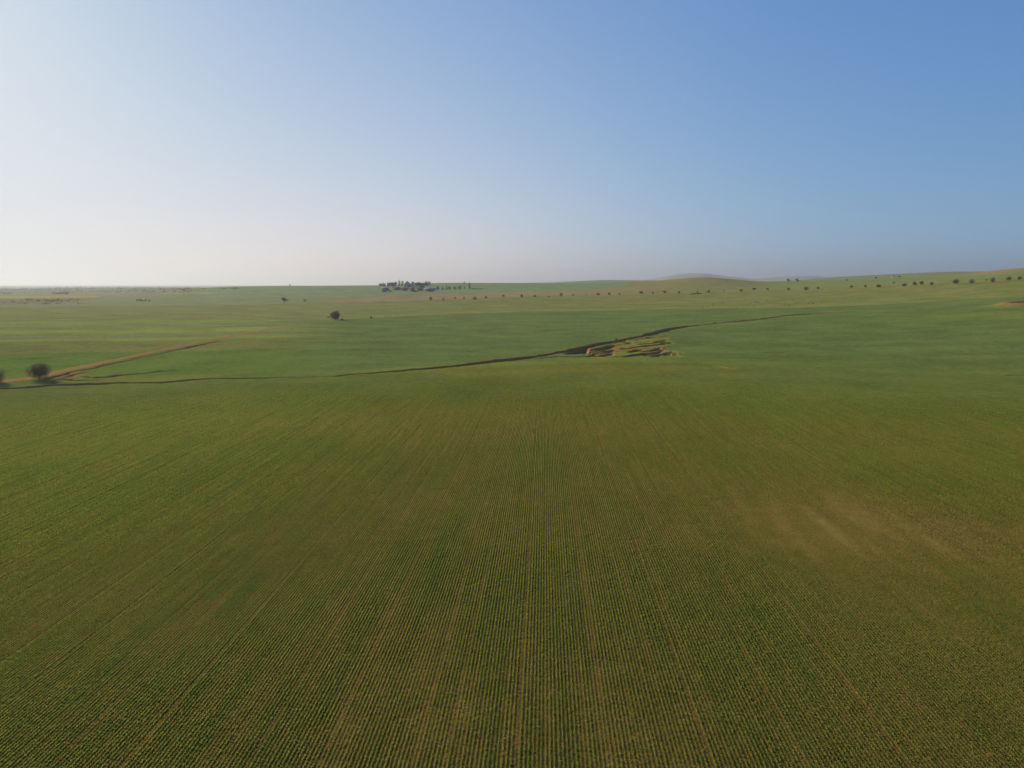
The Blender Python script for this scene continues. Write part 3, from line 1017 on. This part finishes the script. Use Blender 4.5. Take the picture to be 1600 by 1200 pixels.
def make_tree(name, loc, h, w, kind, leaf, seed, n_leaf, sink=0.25):
    rg = random.Random(seed)
    nr = np.random.default_rng(seed)
    root = bpy.data.objects.new(name, None)
    COL.objects.link(root)
    root.location = (loc[0], loc[1], loc[2] - 0.05)
    root.empty_display_size = 1.0
    lobes = tree_lobes(kind, h, w, rg)
    if kind in ('round', 'bush', 'spread'):              # no two crowns alike: one side grows out, the top leans
        ga, gs, le = rg.uniform(0, 6.28), rg.uniform(0.05, 0.18), rg.uniform(-0.08, 0.08)
        lobes = [(c[0] * (1 + gs * math.cos(ga)) + le * c[2], c[1] * (1 + gs * math.sin(ga)), c[2] * rg.uniform(0.86, 1.1), c[3] * rg.uniform(0.85, 1.25), c[4] * rg.uniform(0.85, 1.25), c[5] * rg.uniform(0.9, 1.2)) for c in lobes]
    # trunk with a limb into each clump
    tv, tf, off = [], [], 0
    r0 = 0.02 * h + 0.012 * w
    top = 0.5 * h if kind in ('round', 'bush', 'open') else 0.62 * h
    bend = np.array([rg.uniform(-0.06, 0.06) * h, rg.uniform(-0.06, 0.06) * h, 0])
    tr = [np.array([0, 0, -sink]), np.array([0, 0, 0.12 * h]) + bend * 0.2, np.array([0, 0, 0.32 * h]) + bend * 0.6, np.array([0, 0, top]) + bend]
    v, f = tube(tr, [r0 * 1.25, r0, r0 * 0.75, r0 * 0.45])
    tv.append(v)
    tf.append(f + off)
    off += len(v)
    for c in lobes[:7]:
        e = np.array(c[:3])
        s = tr[1] * 0.4 + tr[2] * 0.6 if kind != 'column' else tr[2]
        v, f = tube([s, s * 0.45 + e * 0.55 + np.array([0, 0, 0.03 * h]), e], [r0 * 0.5, r0 * 0.3, r0 * 0.12], 5)
        tv.append(v)
        tf.append(f + off)
        off += len(v)
    link('trunk', mesh_from('trunk', np.vstack(tv), np.vstack(tf), BARK, True), root)
    # leaves: small folded faces through the outer part of every clump
    vol = np.array([c[3] * c[4] * c[5] for c in lobes])
    pick = nr.choice(len(lobes), n_leaf, p=vol / vol.sum())
    d = nr.normal(size=(n_leaf, 3))
    d /= np.linalg.norm(d, axis=1)[:, None]
    rad = nr.uniform(0.35, 1.08, n_leaf) ** 0.6
    C = np.array(lobes)
    P = C[pick, :3] + d * C[pick, 3:] * rad[:, None]
    hole = fbm(P[:, 0] / (0.2 * w) + P[:, 2] * 0.7 / (0.2 * w), P[:, 1] / (0.2 * w) - P[:, 2] * 0.5 / (0.2 * w), seed % 97, 2)
    keep = (hole > -0.5) & (P[:, 2] > 0.04 * h)
    P, d, pick = P[keep], d[keep], pick[keep]
    m = len(P)
    s = (0.5 * (w * w * h) ** (1 / 3) / math.sqrt(n_leaf) * 4.6) * nr.uniform(0.6, 1.3, m)
    if kind == 'open':
        s = s * 0.7
    a = nr.normal(size=(m, 3)) + d * 0.4
    a /= np.linalg.norm(a, axis=1)[:, None]
    b = np.cross(a, nr.normal(size=(m, 3)))
    b /= np.linalg.norm(b, axis=1)[:, None]
    if h > 5 and n_leaf > 4000:
        s = s * 1.25
    q0, q1 = P - a * s[:, None] * 0.5, P + b * s[:, None] * 0.32
    q2, q3 = P + a * s[:, None] * 0.5, P - b * s[:, None] * 0.32 + np.cross(a, b) * s[:, None] * 0.15
    cv_ = np.stack([q0, q1, q2, q3], 1).reshape(-1, 3)
    me = mesh_from('crown', cv_, np.arange(len(cv_)).reshape(-1, 4), LEAVES[leaf])
    lob_t = nr.uniform(-0.28, 0.28, len(lobes))
    t_ = np.clip(0.45 + lob_t[pick] + nr.normal(0, 0.16, m), 0, 1).astype(np.float32)
    at_ = me.attributes.new('tone', 'FLOAT', 'FACE')
    at_.data.foreach_set('value', t_)
    link('crown', me, root)
    return root


FARM_G = 'trees round the farm'


def plant(name, px, py, hp, wp, kind, leaf, label, cat='tree', group=None, seed=None, n=None):
    p = at(px, py)
    p[2] = float(ground_z(p[0], p[1], ZG))
    k = px_size(p)
    big = 1.08 if hp > 9 else 1.14
    if group == FARM_G:
        big = 1.35
    o = make_tree(name, p, hp * k * big, wp * k * big, kind, leaf, int(px * 7 + py * 3) if seed is None else seed, n or int(min(3800, 220 + hp * wp * 9)))
    return tag(o, label, cat, group)


# paddock trees on the left
plant('paddock_tree', 62, 593, 27.5, 32, 'round', 'dark', 'dense round dark tree standing beside the dirt track, whole in view at the left', 'tree', n=12000)
plant('paddock_tree', -6, 598, 27, 24, 'round', 'dark', 'dark tree cut off by the left edge of the photo', 'tree', n=9000)
plant('paddock_tree', 524, 500, 15.5, 21, 'bush', 'dark', 'broad dark tree with foliage to the ground where the dirt track ends', 'tree', n=5000)
plant('shrub', 513.5, 496.5, 2.5, 5, 'bush', 'dark', 'low dark shrub touching the left side of the broad tree at the track end', 'shrub')
plant('shrub', 534, 500, 2.5, 5, 'bush', 'dark', 'low dark shrub at the right foot of the broad tree at the track end', 'shrub')
plant('paddock_tree', 444, 475, 10, 11, 'spread', 'grey', 'flat topped tree on a narrow trunk alone in the green field left of the farm', 'tree', n=2400)
plant('paddock_tree', 475.5, 472.5, 4.5, 6.5, 'open', 'grey', 'small ragged tree right of the flat topped tree', 'tree')
plant('shrub', 580, 498, 4, 4, 'bush', 'dark', 'small dark shrub alone in the field right of the broad track end tree', 'shrub')
plant('paddock_tree', 453, 446.8, 3, 3, 'round', 'dark', 'tiny tree alone on the skyline between the left edge and the farm', 'tree')
for px, py, hp, wp, lb in [(214, 470.5, 3.4, 3, 'leftmost tree of the small clump far out on the left plain'),
                           (218.5, 470.5, 4.2, 4, 'second tree from the left in the small clump on the left plain'),
                           (223, 470.8, 3.2, 3.4, 'middle tree of the small clump far out on the left plain'),
                           (227.5, 470.8, 4.4, 3.2, 'tallest tree, fourth from the left in the small clump on the left plain'),
                           (233.5, 471, 3, 3, 'rightmost tree of the small clump, set a little apart on the left plain')]:
    plant('plain_tree', px, py, hp, wp, 'round', 'grey', lb, 'tree', 'clump of trees on the left plain')

# the long line of trees across the pasture, left to right
ROWG = 'line of trees across the pasture'
for px, py, hp, wp, kind, leaf, lb in [
        (673, 469.6, 6.2, 5, 'round', 'dry', 'brown oval tree at the left end of the long tree line, below the farm'),
        (693, 469.6, 4.6, 3.4, 'round', 'dark', 'narrow dark tree, second from the left end of the long tree line'),
        (711, 468.8, 5, 4.6, 'open', 'dry', 'thin see-through brown tree, third from the left end of the tree line'),
        (724.6, 469, 5, 4.4, 'open', 'dry', 'pale open tree left of the two dark trees below the farm hedge'),
        (742, 468.6, 5.2, 6, 'round', 'dark', 'wide dark tree below the clipped hedge, left one of a dark pair'),
        (759, 468, 4.8, 5, 'spread', 'dark', 'dark tree with a short bare stem, right one of the pair below the hedge'),
        (786, 466.4, 6, 5.6, 'open', 'dry', 'brown bare looking tree alone right of the dark pair'),
        (815, 465, 5.4, 4.4, 'round', 'grey', 'grey upright tree next after the bare brown tree in the line'),
        (835.6, 464.6, 4, 5.2, 'round', 'dark', 'low dark tree between the grey upright tree and the tiny bush'),
        (857, 464.4, 2.6, 2.6, 'bush', 'dark', 'tiny dark bush left of the tall dark tree near the picture middle'),
        (876.5, 463.6, 6.4, 5.4, 'round', 'dark', 'tall dark tree, the largest near the middle of the picture'),
        (895.6, 462.4, 3, 4.4, 'bush', 'dark', 'low dark bush just right of the tallest middle tree'),
        (916, 461.6, 2.8, 2.8, 'open', 'dry', 'faint reddish small tree between two dark ones right of the middle'),
        (934.6, 461.6, 4.4, 6, 'round', 'dark', 'wide dark tree, left one of a pair below the blue hills'),
        (952, 461.4, 4.8, 4.8, 'round', 'dark', 'rounded dark tree, right one of a pair below the blue hills'),
        (968, 460.6, 2.8, 3.4, 'bush', 'grey', 'small grey bush just right of the pair below the blue hills'),
        (1001.5, 458.6, 4.2, 7.6, 'bush', 'dark', 'wide spreading tree below the left foot of the brown hill'),
        (1020, 459.6, 4, 3.2, 'round', 'dark', 'narrow dark tree just right of the wide spreading one'),
        (1038, 458, 3.8, 6.6, 'bush', 'dark', 'flat wide tree below the left slope of the brown hill'),
        (1061, 458.6, 4, 4.2, 'round', 'dark', 'small round dark tree left of the long dark thicket'),
        (1090, 457, 2.8, 2.8, 'bush', 'grey', 'tiny bush right above the long dark thicket'),
        (1107, 457.4, 4.4, 4.4, 'round', 'grey', 'grey round tree right of the long dark thicket'),
        (1131, 456.6, 3, 2.8, 'open', 'grey', 'faint small tree below the right slope of the brown hill'),
        (1158, 455.6, 4, 5, 'round', 'grey', 'greyish tree two left of the three where the brown hill ends'),
        (1178, 455, 4.8, 6, 'spread', 'dark', 'dark leaning tree with bare stem below the right end of the brown hill'),
        (1199.5, 453.2, 3, 5.2, 'bush', 'dark', 'flat dark bush right of the leaning tree, below the hill end'),
        (1232, 454, 5, 5, 'round', 'dark', 'round very dark tree below the two bare trees on the skyline'),
        (1259.5, 453.8, 6.2, 7.6, 'round', 'dark', 'big lobed dark tree right below the two bare skyline trees'),
        (1278, 451.8, 4, 4.4, 'round', 'grey', 'small grey tree right beside the big lobed one'),
        (1330, 450, 4.8, 4.8, 'round', 'dark', 'dark round tree after the wide gap in the right part of the line'),
        (1352, 449, 4.4, 5, 'round', 'dark', 'small dark tree second after the wide gap in the line'),
        (1373, 448.8, 5.2, 9, 'bush', 'dark', 'very wide low dark tree third after the wide gap in the line'),
        (1396.5, 444.2, 3.8, 5, 'open', 'grey', 'faint thin tree set back on the slope right of the very wide one'),
        (1413, 447.4, 5.2, 7, 'bush', 'dark', 'low dark tree in front of the paired trees on the right slope'),
        (1429, 445.8, 6, 6.4, 'round', 'grey', 'grey left tree of the close pair on the right slope'),
        (1439.6, 444.8, 6, 6.6, 'round', 'dark', 'dark right tree of the close pair on the right slope'),
        (1455.7, 445.6, 5.4, 5.8, 'round', 'dark', 'single dark tree between the close pair and the biggest tree'),
        (1493, 444.4, 9.8, 10, 'round', 'dark', 'biggest tree of the right slope, round crown above a shaded foot'),
        (1518, 443.2, 6.8, 7, 'round', 'dark', 'dark leaning tree right of the biggest tree on the right slope'),
        (1541, 440.4, 4, 3.6, 'open', 'grey', 'small faint tree left beside a large round one near the right edge'),
        (1550.5, 441.4, 7.8, 7.8, 'round', 'dark', 'large round grey-green tree, third from the right edge of the photo'),
        (1576, 438.2, 6.8, 7.4, 'round', 'dark', 'two toned round tree, second from the right edge of the photo'),
        (1593, 437.4, 6.4, 6.4, 'round', 'dark', 'rightmost dark tree of the whole line, at the edge of the photo')]:
    plant('pasture_tree', px, py, hp, wp, kind, leaf, lb, 'tree', ROWG)
plant('skyline_tree', 1232, 442, 6.4, 7.4, 'open', 'dry', 'wide thin tree on the skyline, left of the two bare ones', 'tree')
plant('skyline_tree', 1246, 442, 6.6, 7, 'open', 'dry', 'upright thin tree on the skyline, right of the two bare ones', 'tree')
plant('skyline_tree', 1369, 435.2, 2.8, 3.4, 'round', 'dark', 'small dark tree on the far right hill left of the tiny white house', 'tree')
plant('skyline_tree', 1323, 438.6, 2.4, 3.4, 'round', 'dark', 'small far tree on the hill above the wide gap in the tree line', 'tree')
plant('skyline_tree', 1405, 433.4, 2.6, 5, 'bush', 'dark', 'low far tree clump right of the tiny white house', 'tree')
plant('skyline_tree', 725.5, 442.4, 2.4, 3, 'round', 'dark', 'tiny tree on the skyline right of the farm', 'tree')


def thicket(name, pts, hp, wp, leaf, label, cat, n=500, kind='hedge'):
    """a run of touching shrubs that grow as one"""
    P = line(pts)
    nr = np.random.default_rng(int(pts[0][0]))
    k = px_size(P[0])
    t = nr.uniform(0, len(P) - 1.001, n)
    i = t.astype(int)
    f = (t - i)[:, None]
    C = P[i] * (1 - f) + P[i + 1] * f
    prof = 0.75 + 0.35 * vnoise(t * 3.1, t * 0, 5)
    end = np.clip(np.minimum(t, len(P) - 1 - t) * 4, 0.25, 1)
    C[:, 0] += nr.normal(0, 0.25, n) * wp * k
    C[:, 1] += nr.normal(0, 0.25, n) * wp * k
    C[:, 2] = ground_z(C[:, 0], C[:, 1], ZG) + nr.uniform(0.02, 1, n) * hp * k * prof * end
    s = 0.35 * hp * k * nr.uniform(0.6, 1.3, n)
    a = nr.normal(size=(n, 3))
    a /= np.linalg.norm(a, axis=1)[:, None]
    b = np.cross(a, nr.normal(size=(n, 3)))
    b /= np.linalg.norm(b, axis=1)[:, None]
    Q = np.stack([C - a * s[:, None] * 0.5, C + b * s[:, None] * 0.35, C + a * s[:, None] * 0.5, C - b * s[:, None] * 0.35], 1).reshape(-1, 3)
    o0 = P.mean(0)
    me = mesh_from(name, Q - o0, np.arange(len(Q)).reshape(-1, 4), LEAVES[leaf])
    at_ = me.attributes.new('tone', 'FLOAT', 'FACE')
    at_.data.foreach_set('value', np.clip(nr.normal(0.42, 0.16, n), 0, 1).astype(np.float32))
    return tag(link(name, me, None, tuple(o0)), label, cat)


thicket('thicket', [(1078, 460), (1088, 459.5), (1096, 459.3)], 2.0, 1.6, 'dark', 'long low black-green thicket below the middle of the brown hill', 'thicket', 700)
thicket('hedge', [(735, 451.6), (745, 451.6), (755, 451.6)], 1.6, 1.0, 'dark', 'low clipped hedge running right from the tall dark conifer', 'hedge', 500)

# the farm on the rise: trees first
FT = FARM_G
for px, py, hp, wp, kind, leaf, lb in [
        (594, 447.2, 4.2, 5.5, 'round', 'grey', 'leftmost small tree on the skyline by the farm'),
        (600, 447.4, 4.6, 6, 'round', 'grey', 'small tree on the skyline between the leftmost tree and the long shed'),
        (618.6, 446.8, 6.6, 3.8, 'round', 'dark', 'dark tree against the right end of the long grey shed'),
        (624, 447, 7, 4.2, 'column', 'grey', 'upright tree in the gap between long shed and gabled barn'),
        (628.8, 447, 6.4, 5, 'column', 'grey', 'pointed tree left against the gabled barn'),
        (645.6, 447.2, 6.6, 5.6, 'round', 'grey', 'round tree between the gabled barn and the green walled shed'),
        (666, 445, 5, 4.4, 'round', 'dark', 'small tree above the roof of the right hand shed'),
        (671, 445.2, 5.2, 3.6, 'round', 'dark', 'small tree at the far right end of the upper farm buildings'),
        (634, 454.8, 5.6, 12, 'bush', 'grey', 'wide grey bush below the gabled barn'),
        (620, 453.8, 4.6, 13, 'bush', 'grey', 'wide low bush below the long grey shed'),
        (656, 454.6, 4.4, 10, 'bush', 'grey', 'low bush between the two lower sheds'),
        (609, 455.6, 2, 6, 'bush', 'dark', 'small dark bush below the lower left shed'),
        (602, 456.4, 3, 9, 'bush', 'grey', 'low bush at the lower left corner of the farm, in front of the shed'),
        (648, 456.4, 3, 10, 'bush', 'grey', 'wide low bush in front of the dark boxy shed'),
        (673, 456, 2.6, 11, 'bush', 'grey', 'long low bush in front of the blue-grey lower shed'),
        (660, 450.4, 3.6, 9, 'bush', 'grey', 'grey bush on the slope between upper and lower sheds at the right'),
        (684, 453, 5, 4.6, 'round', 'grey', 'first tree right of the blue-grey lower shed'),
        (691.5, 453, 4, 3.2, 'round', 'grey', 'second tree right of the blue-grey lower shed'),
        (698, 453, 5, 2.6, 'column', 'grey', 'slender third tree right of the blue-grey lower shed'),
        (702.3, 452.8, 5.4, 3.4, 'round', 'grey', 'fourth tree right of the lower shed, beside the slender one'),
        (710.6, 452.6, 4.6, 4.4, 'round', 'grey', 'fifth tree right of the lower shed, left of the wide one'),
        (718.6, 452.2, 4.8, 5.4, 'round', 'grey', 'wide sixth tree right of the lower shed'),
        (726, 451.6, 3.4, 2.6, 'round', 'grey', 'small tree just left of the tall dark conifer'),
        (733.6, 451.6, 8.6, 4, 'column', 'dark', 'tall narrow dark conifer at the left end of the clipped hedge')]:
    plant('farm_tree', px, py, hp, wp, kind, leaf, lb, 'tree', FT)

# ------------------------------------------------------------------ farm buildings
ROOF_GREY = plain_material('roof_iron', (0.12, 0.115, 0.115), 0.12, 0.5, 0.6, 0.02, 0.4)
ROOF_DARK = plain_material('roof_dark', (0.13, 0.13, 0.14), 0.15, 0.5, 0.7, 0.02, 0.3)
WALL_GREY = plain_material('wall_grey', (0.27, 0.25, 0.23), 0.15, 0.4, 0.9)
WALL_GREEN = plain_material('wall_green', (0.19, 0.22, 0.17), 0.12, 0.4, 0.8)
WALL_BLUE = plain_material('wall_blue', (0.22, 0.205, 0.20), 0.12, 0.4, 0.8)
WALL_PINK = plain_material('wall_pink', (0.34, 0.26, 0.22), 0.12, 0.4, 0.9)
WALL_WHITE = plain_material('wall_white', (0.5, 0.49, 0.46), 0.05, 0.4, 0.8)
DOOR = plain_material('door', (0.05, 0.05, 0.06), 0.1, 0.5, 0.8)


def box_vf(x0, x1, y0, y1, z0, z1):
    V = np.array([(x, y, z) for z in (z0, z1) for x, y in ((x0, y0), (x1, y0), (x1, y1), (x0, y1))], float)
    F = np.array([(3, 2, 1, 0), (4, 5, 6, 7), (0, 1, 5, 4), (1, 2, 6, 5), (2, 3, 7, 6), (3, 0, 4, 7)])
    return V, F


def building(name, px0, px1, py, hp, roof_p, wall_m, roof_m, label, cat, depth=9.0, style='side', door=True):
    """walls with a pitched roof; 'side' shows the long roof slope, 'gable' the gable end, 'skillion' a single slope rising right"""
    p = at((px0 + px1) / 2, py)
    p[2] = float(ground_z(p[0], p[1], ZG))
    k = px_size(p)
    w, h, rh = (px1 - px0) * k, hp * k, roof_p * k
    th = math.atan2(p[0], p[1])
    root = bpy.data.objects.new(name, None)
    COL.objects.link(root)
    root.location = (p[0], p[1], p[2] - 0.3)
    root.rotation_euler = (0, 0, -th + math.radians(4))
    tag(root, label, cat)
    X0, X1, D = -w / 2, w / 2, depth
    ov = 0.4
    if style == 'side':
        V, F = box_vf(X0, X1, 0, D, -1.0, h + 0.3)
        gv = np.array([(X0, 0, h + 0.3), (X0, D, h + 0.3), (X0, D / 2, h + rh + 0.25), (X1, 0, h + 0.3), (X1, D, h + 0.3), (X1, D / 2, h + rh + 0.25)])
        tris = np.array([(8, 9, 10), (13, 12, 11)])
        V = np.vstack([V, gv])
        wall = mesh_from('wall', V, [F, tris], wall_m)
        a = np.array([(X0 - ov, -ov, h + 0.12), (X1 + ov, -ov, h + 0.12), (X1 + ov, D / 2, h + rh + 0.32), (X0 - ov, D / 2, h + rh + 0.32), (X1 + ov, D + ov, h + 0.12), (X0 - ov, D + ov, h + 0.12)])
        RV = np.vstack([a, a + (0, 0, 0.16)])
        RF = np.array([(0, 3, 2, 1), (3, 5, 4, 2), (6, 7, 8, 9), (9, 8, 10, 11), (0, 1, 7, 6), (5, 11, 10, 4), (0, 6, 9, 3), (3, 9, 11, 5), (1, 2, 8, 7), (2, 4, 10, 8)])
    elif style == 'gable':
        V, F = box_vf(X0, X1, 0, D, -1.0, h + 0.3)
        gv = np.array([(X0, 0, h + 0.3), (X1, 0, h + 0.3), (0, 0, h + rh + 0.25), (X0, D, h + 0.3), (X1, D, h + 0.3), (0, D, h + rh + 0.25)])
        V = np.vstack([V, gv])
        wall = mesh_from('wall', V, [F, np.array([(8, 9, 10), (13, 12, 11)])], wall_m)
        a = np.array([(X0 - ov, -ov, h + 0.1), (0, -ov, h + rh + 0.32), (X1 + ov, -ov, h + 0.1), (X0 - ov, D + ov, h + 0.1), (0, D + ov, h + rh + 0.32), (X1 + ov, D + ov, h + 0.1)])
        RV = np.vstack([a, a + (0, 0, 0.18)])
        RF = np.array([(0, 1, 4, 3), (1, 2, 5, 4), (6, 9, 10, 7), (7, 10, 11, 8), (0, 6, 7, 1), (1, 7, 8, 2), (3, 4, 10, 9), (4, 5, 11, 10), (0, 3, 9, 6), (2, 8, 11, 5)])
    else:
        V, F = box_vf(X0, X1, 0, D, -1.0, h)
        V[[5, 6], 2] += rh
        wall = mesh_from('wall', V, F, wall_m)
        a = np.array([(X0 - ov, -ov, h + 0.02), (X1 + ov, -ov, h + rh + 0.02), (X1 + ov, D + ov, h + rh + 0.02), (X0 - ov, D + ov, h + 0.02)])
        RV = np.vstack([a, a + (0, 0, 0.16)])
        RF = np.array([(3, 2, 1, 0), (4, 5, 6, 7), (0, 1, 5, 4), (1, 2, 6, 5), (2, 3, 7, 6), (3, 0, 4, 7)])
    link('wall', wall, root)
    link('roof', mesh_from('roof', RV, RF, roof_m), root)
    if door:
        v, f = box_vf(X0 + w * 0.58, X0 + w * 0.80, -0.06, 0.05, -0.3, h * 0.78)
        link('door', mesh_from('door', v, f, DOOR), root)
    return root


building('farm_shed', 605, 618.5, 447.2, 4.0, 1.8, WALL_GREY, ROOF_GREY, 'long low grey shed on the skyline, left of the farm', 'shed', 10)
building('barn', 631.5, 642, 448.2, 4.4, 4.6, WALL_GREY, ROOF_DARK, 'tall gabled grey barn with the highest roof peak of the farm', 'barn', 14, 'gable')
building('farmhouse', 641.6, 645.8, 448, 3.2, 1.6, WALL_PINK, ROOF_GREY, 'small pinkish house right against the gabled barn', 'house', 7, 'side', False)
building('farm_shed', 648, 656.2, 446.4, 4.4, 1.4, WALL_GREEN, ROOF_DARK, 'green walled shed with a dark roof rising to the right', 'shed', 9, 'skillion')
building('farm_shed', 656.6, 670, 446.2, 2.6, 1.8, WALL_BLUE, ROOF_GREY, 'lilac grey low shed at the right end of the upper farm', 'shed', 8)
building('farm_shed', 596, 608, 453.6, 2.4, 1.8, WALL_GREY, ROOF_GREY, 'low grey shed at the lower left corner of the farm', 'shed', 8)
building('farm_shed', 640.5, 648, 454.4, 4.2, 1.0, WALL_BLUE, ROOF_DARK, 'dark boxy shed at the lower middle of the farm', 'shed', 8)
building('farm_shed', 664, 681, 454.2, 2.2, 1.6, WALL_BLUE, ROOF_GREY, 'long blue-grey shed at the lower right of the farm', 'shed', 9)
building('farmhouse', 1394, 1397, 433.2, 0.9, 0.7, WALL_WHITE, ROOF_GREY, 'tiny white house far off on the right hand hill', 'house', 8, 'side', False)

# ------------------------------------------------------------------ small shrubs
rs = random.Random(12)
proto = plant('pasture_shrub', 1113, 477.5, 1.5, 1.9, 'bush', 'dark', 'tiny dark shrub dotted in the tan pasture below the brown hill', 'shrub', 'tiny shrubs dotted in the pasture', 3, 50)
spots = [(1114, 474.5), (1118.5, 476), (1121, 473.5), (1124, 477), (1127, 475), (1129, 472.5), (1132, 474.5), (1098, 480.5), (1151, 480.4), (1168.5, 478.8), (1164, 468.5),
         (1173, 474), (1179, 478.5), (1181, 472.5), (1184, 473), (1188, 476.5), (1198, 470), (1225, 476.5), (1228, 473), (1232, 478), (1236, 466), (1240, 470.5),
         (1245, 474), (1250, 472), (1257, 470), (1263, 475.5), (1266, 473.5), (1271, 474.5), (1283, 473), (1108, 479.6), (950, 484.4), (1513, 463), (1516, 460)]
pk = px_size(np.array(proto.location))
for px, py in spots:
    o = copy_tree(proto)
    p = at(px, py)
    s = px_size(p) / pk * rs.uniform(0.55, 1.0)
    o.location = (p[0], p[1], float(ground_z(p[0], p[1], ZG)) - 0.05)
    o.scale = (s * rs.uniform(0.9, 1.3), s, s)
    o.rotation_euler = (0, 0, rs.uniform(0, 6.28))
proto = plant('gully_shrub', 963, 531.5, 3.2, 5, 'bush', 'dark', 'dark shrub growing along the upper edge of the main gully', 'shrub', 'shrubs along the main gully', 9, 260)
pk = px_size(np.array(proto.location))
for px, py, q in [(969, 530.6, 0.8), (976, 529.4, 1.0), (984, 528, 0.9), (992, 526.4, 0.7), (955, 533.4, 0.7), (1004, 524.6, 0.8), (1013, 522.4, 0.6), (1117, 504.6, 0.8), (1040, 518, 0.8)]:
    o = copy_tree(proto)
    p = at(px, py)
    s = px_size(p) / pk * q * 0.8
    o.location = (p[0], p[1], float(ground_z(p[0], p[1], ZG)) - 0.1)
    o.scale = (s * 1.2, s, s)
    o.rotation_euler = (0, 0, rs.uniform(0, 6.28))


# ------------------------------------------------------------------ far scrub that reads as one mass
def scrub(name, boxes, leaf, label, seed):
    nr = np.random.default_rng(seed)
    Vs, To = [], []
    for (x0, x1, y0, y1, n, hmin, hmax) in boxes:
        for _ in range(n):
            p = at(nr.uniform(x0, x1), nr.uniform(y0, y1))
            k = px_size(p)
            h = nr.uniform(hmin, hmax) * k
            w = h * nr.uniform(0.9, 2.2)
            m = 26
            d = nr.normal(size=(m, 3))
            d /= np.linalg.norm(d, axis=1)[:, None]
            C = p + np.array([0, 0, h * 0.45]) + d * np.array([w * 0.5, w * 0.5, h * 0.5]) * nr.uniform(0.4, 1, (m, 1))
            s = 0.42 * h * nr.uniform(0.6, 1.2, m)
            a = nr.normal(size=(m, 3))
            a /= np.linalg.norm(a, axis=1)[:, None]
            b = np.cross(a, nr.normal(size=(m, 3)))
            b /= np.linalg.norm(b, axis=1)[:, None]
            Vs.append(np.stack([C - a * s[:, None] * 0.5, C + b * s[:, None] * 0.4, C + a * s[:, None] * 0.5, C - b * s[:, None] * 0.4], 1).reshape(-1, 3))
            To.append(np.clip(nr.normal(nr.uniform(0.3, 0.6), 0.15, m), 0, 1))
    Q = np.vstack(Vs)
    me = mesh_from(name, Q, np.arange(len(Q)).reshape(-1, 4), LEAVES[leaf])
    at_ = me.attributes.new('tone', 'FLOAT', 'FACE')
    at_.data.foreach_set('value', np.concatenate(To).astype(np.float32))
    return tag(link(name, me), label, 'scrub', None, 'stuff')


scrub('distant_scrub', [(-80, 128, 470, 476, 150, 0.8, 2.0), (40, 128, 468, 471.5, 60, 1.0, 2.6)], 'dry', 'brown scrubby strip in front of the yellow field at far left', 5)
scrub('distant_woodland', [(-80, 300, 451.5, 457.5, 700, 0.8, 1.8), (-60, 18, 458, 460, 40, 1.6, 3), (82, 108, 458, 460, 40, 1.6, 3), (250, 380, 450.2, 452.4, 90, 0.8, 2.0),
                           (-60, 250, 449.6, 452, 220, 0.9, 2.2), (475, 560, 452.4, 453.2, 40, 0.5, 1.0)], 'grey', 'hazy belt of far trees along the left horizon', 6)

# ------------------------------------------------------------------ the air
hz = bpy.data.materials.new('haze_air')
hz.use_nodes = True
hn = hz.node_tree
hn.nodes.clear()
ho = hn.nodes.new('ShaderNodeOutputMaterial')
hv = hn.nodes.new('ShaderNodeVolumePrincipled')
hv.inputs['Color'].default_value = (0.395, 0.45, 0.55, 1)
hv.inputs['Density'].default_value = HAZE_DENSITY
hv.inputs['Anisotropy'].default_value = 0.4
hn.links.new(hv.outputs[0], ho.inputs['Volume'])
zmin = min(float(ZG.min()), float(HZ.min())) - 1.0
v, f = box_vf(-17500, 17500, -17500, 17500, zmin, float(HZ.max()) + 12)
haze = link('haze', mesh_from('haze', v, f, hz))
tag(haze, 'thin evening haze over the plain', None, None, 'stuff')
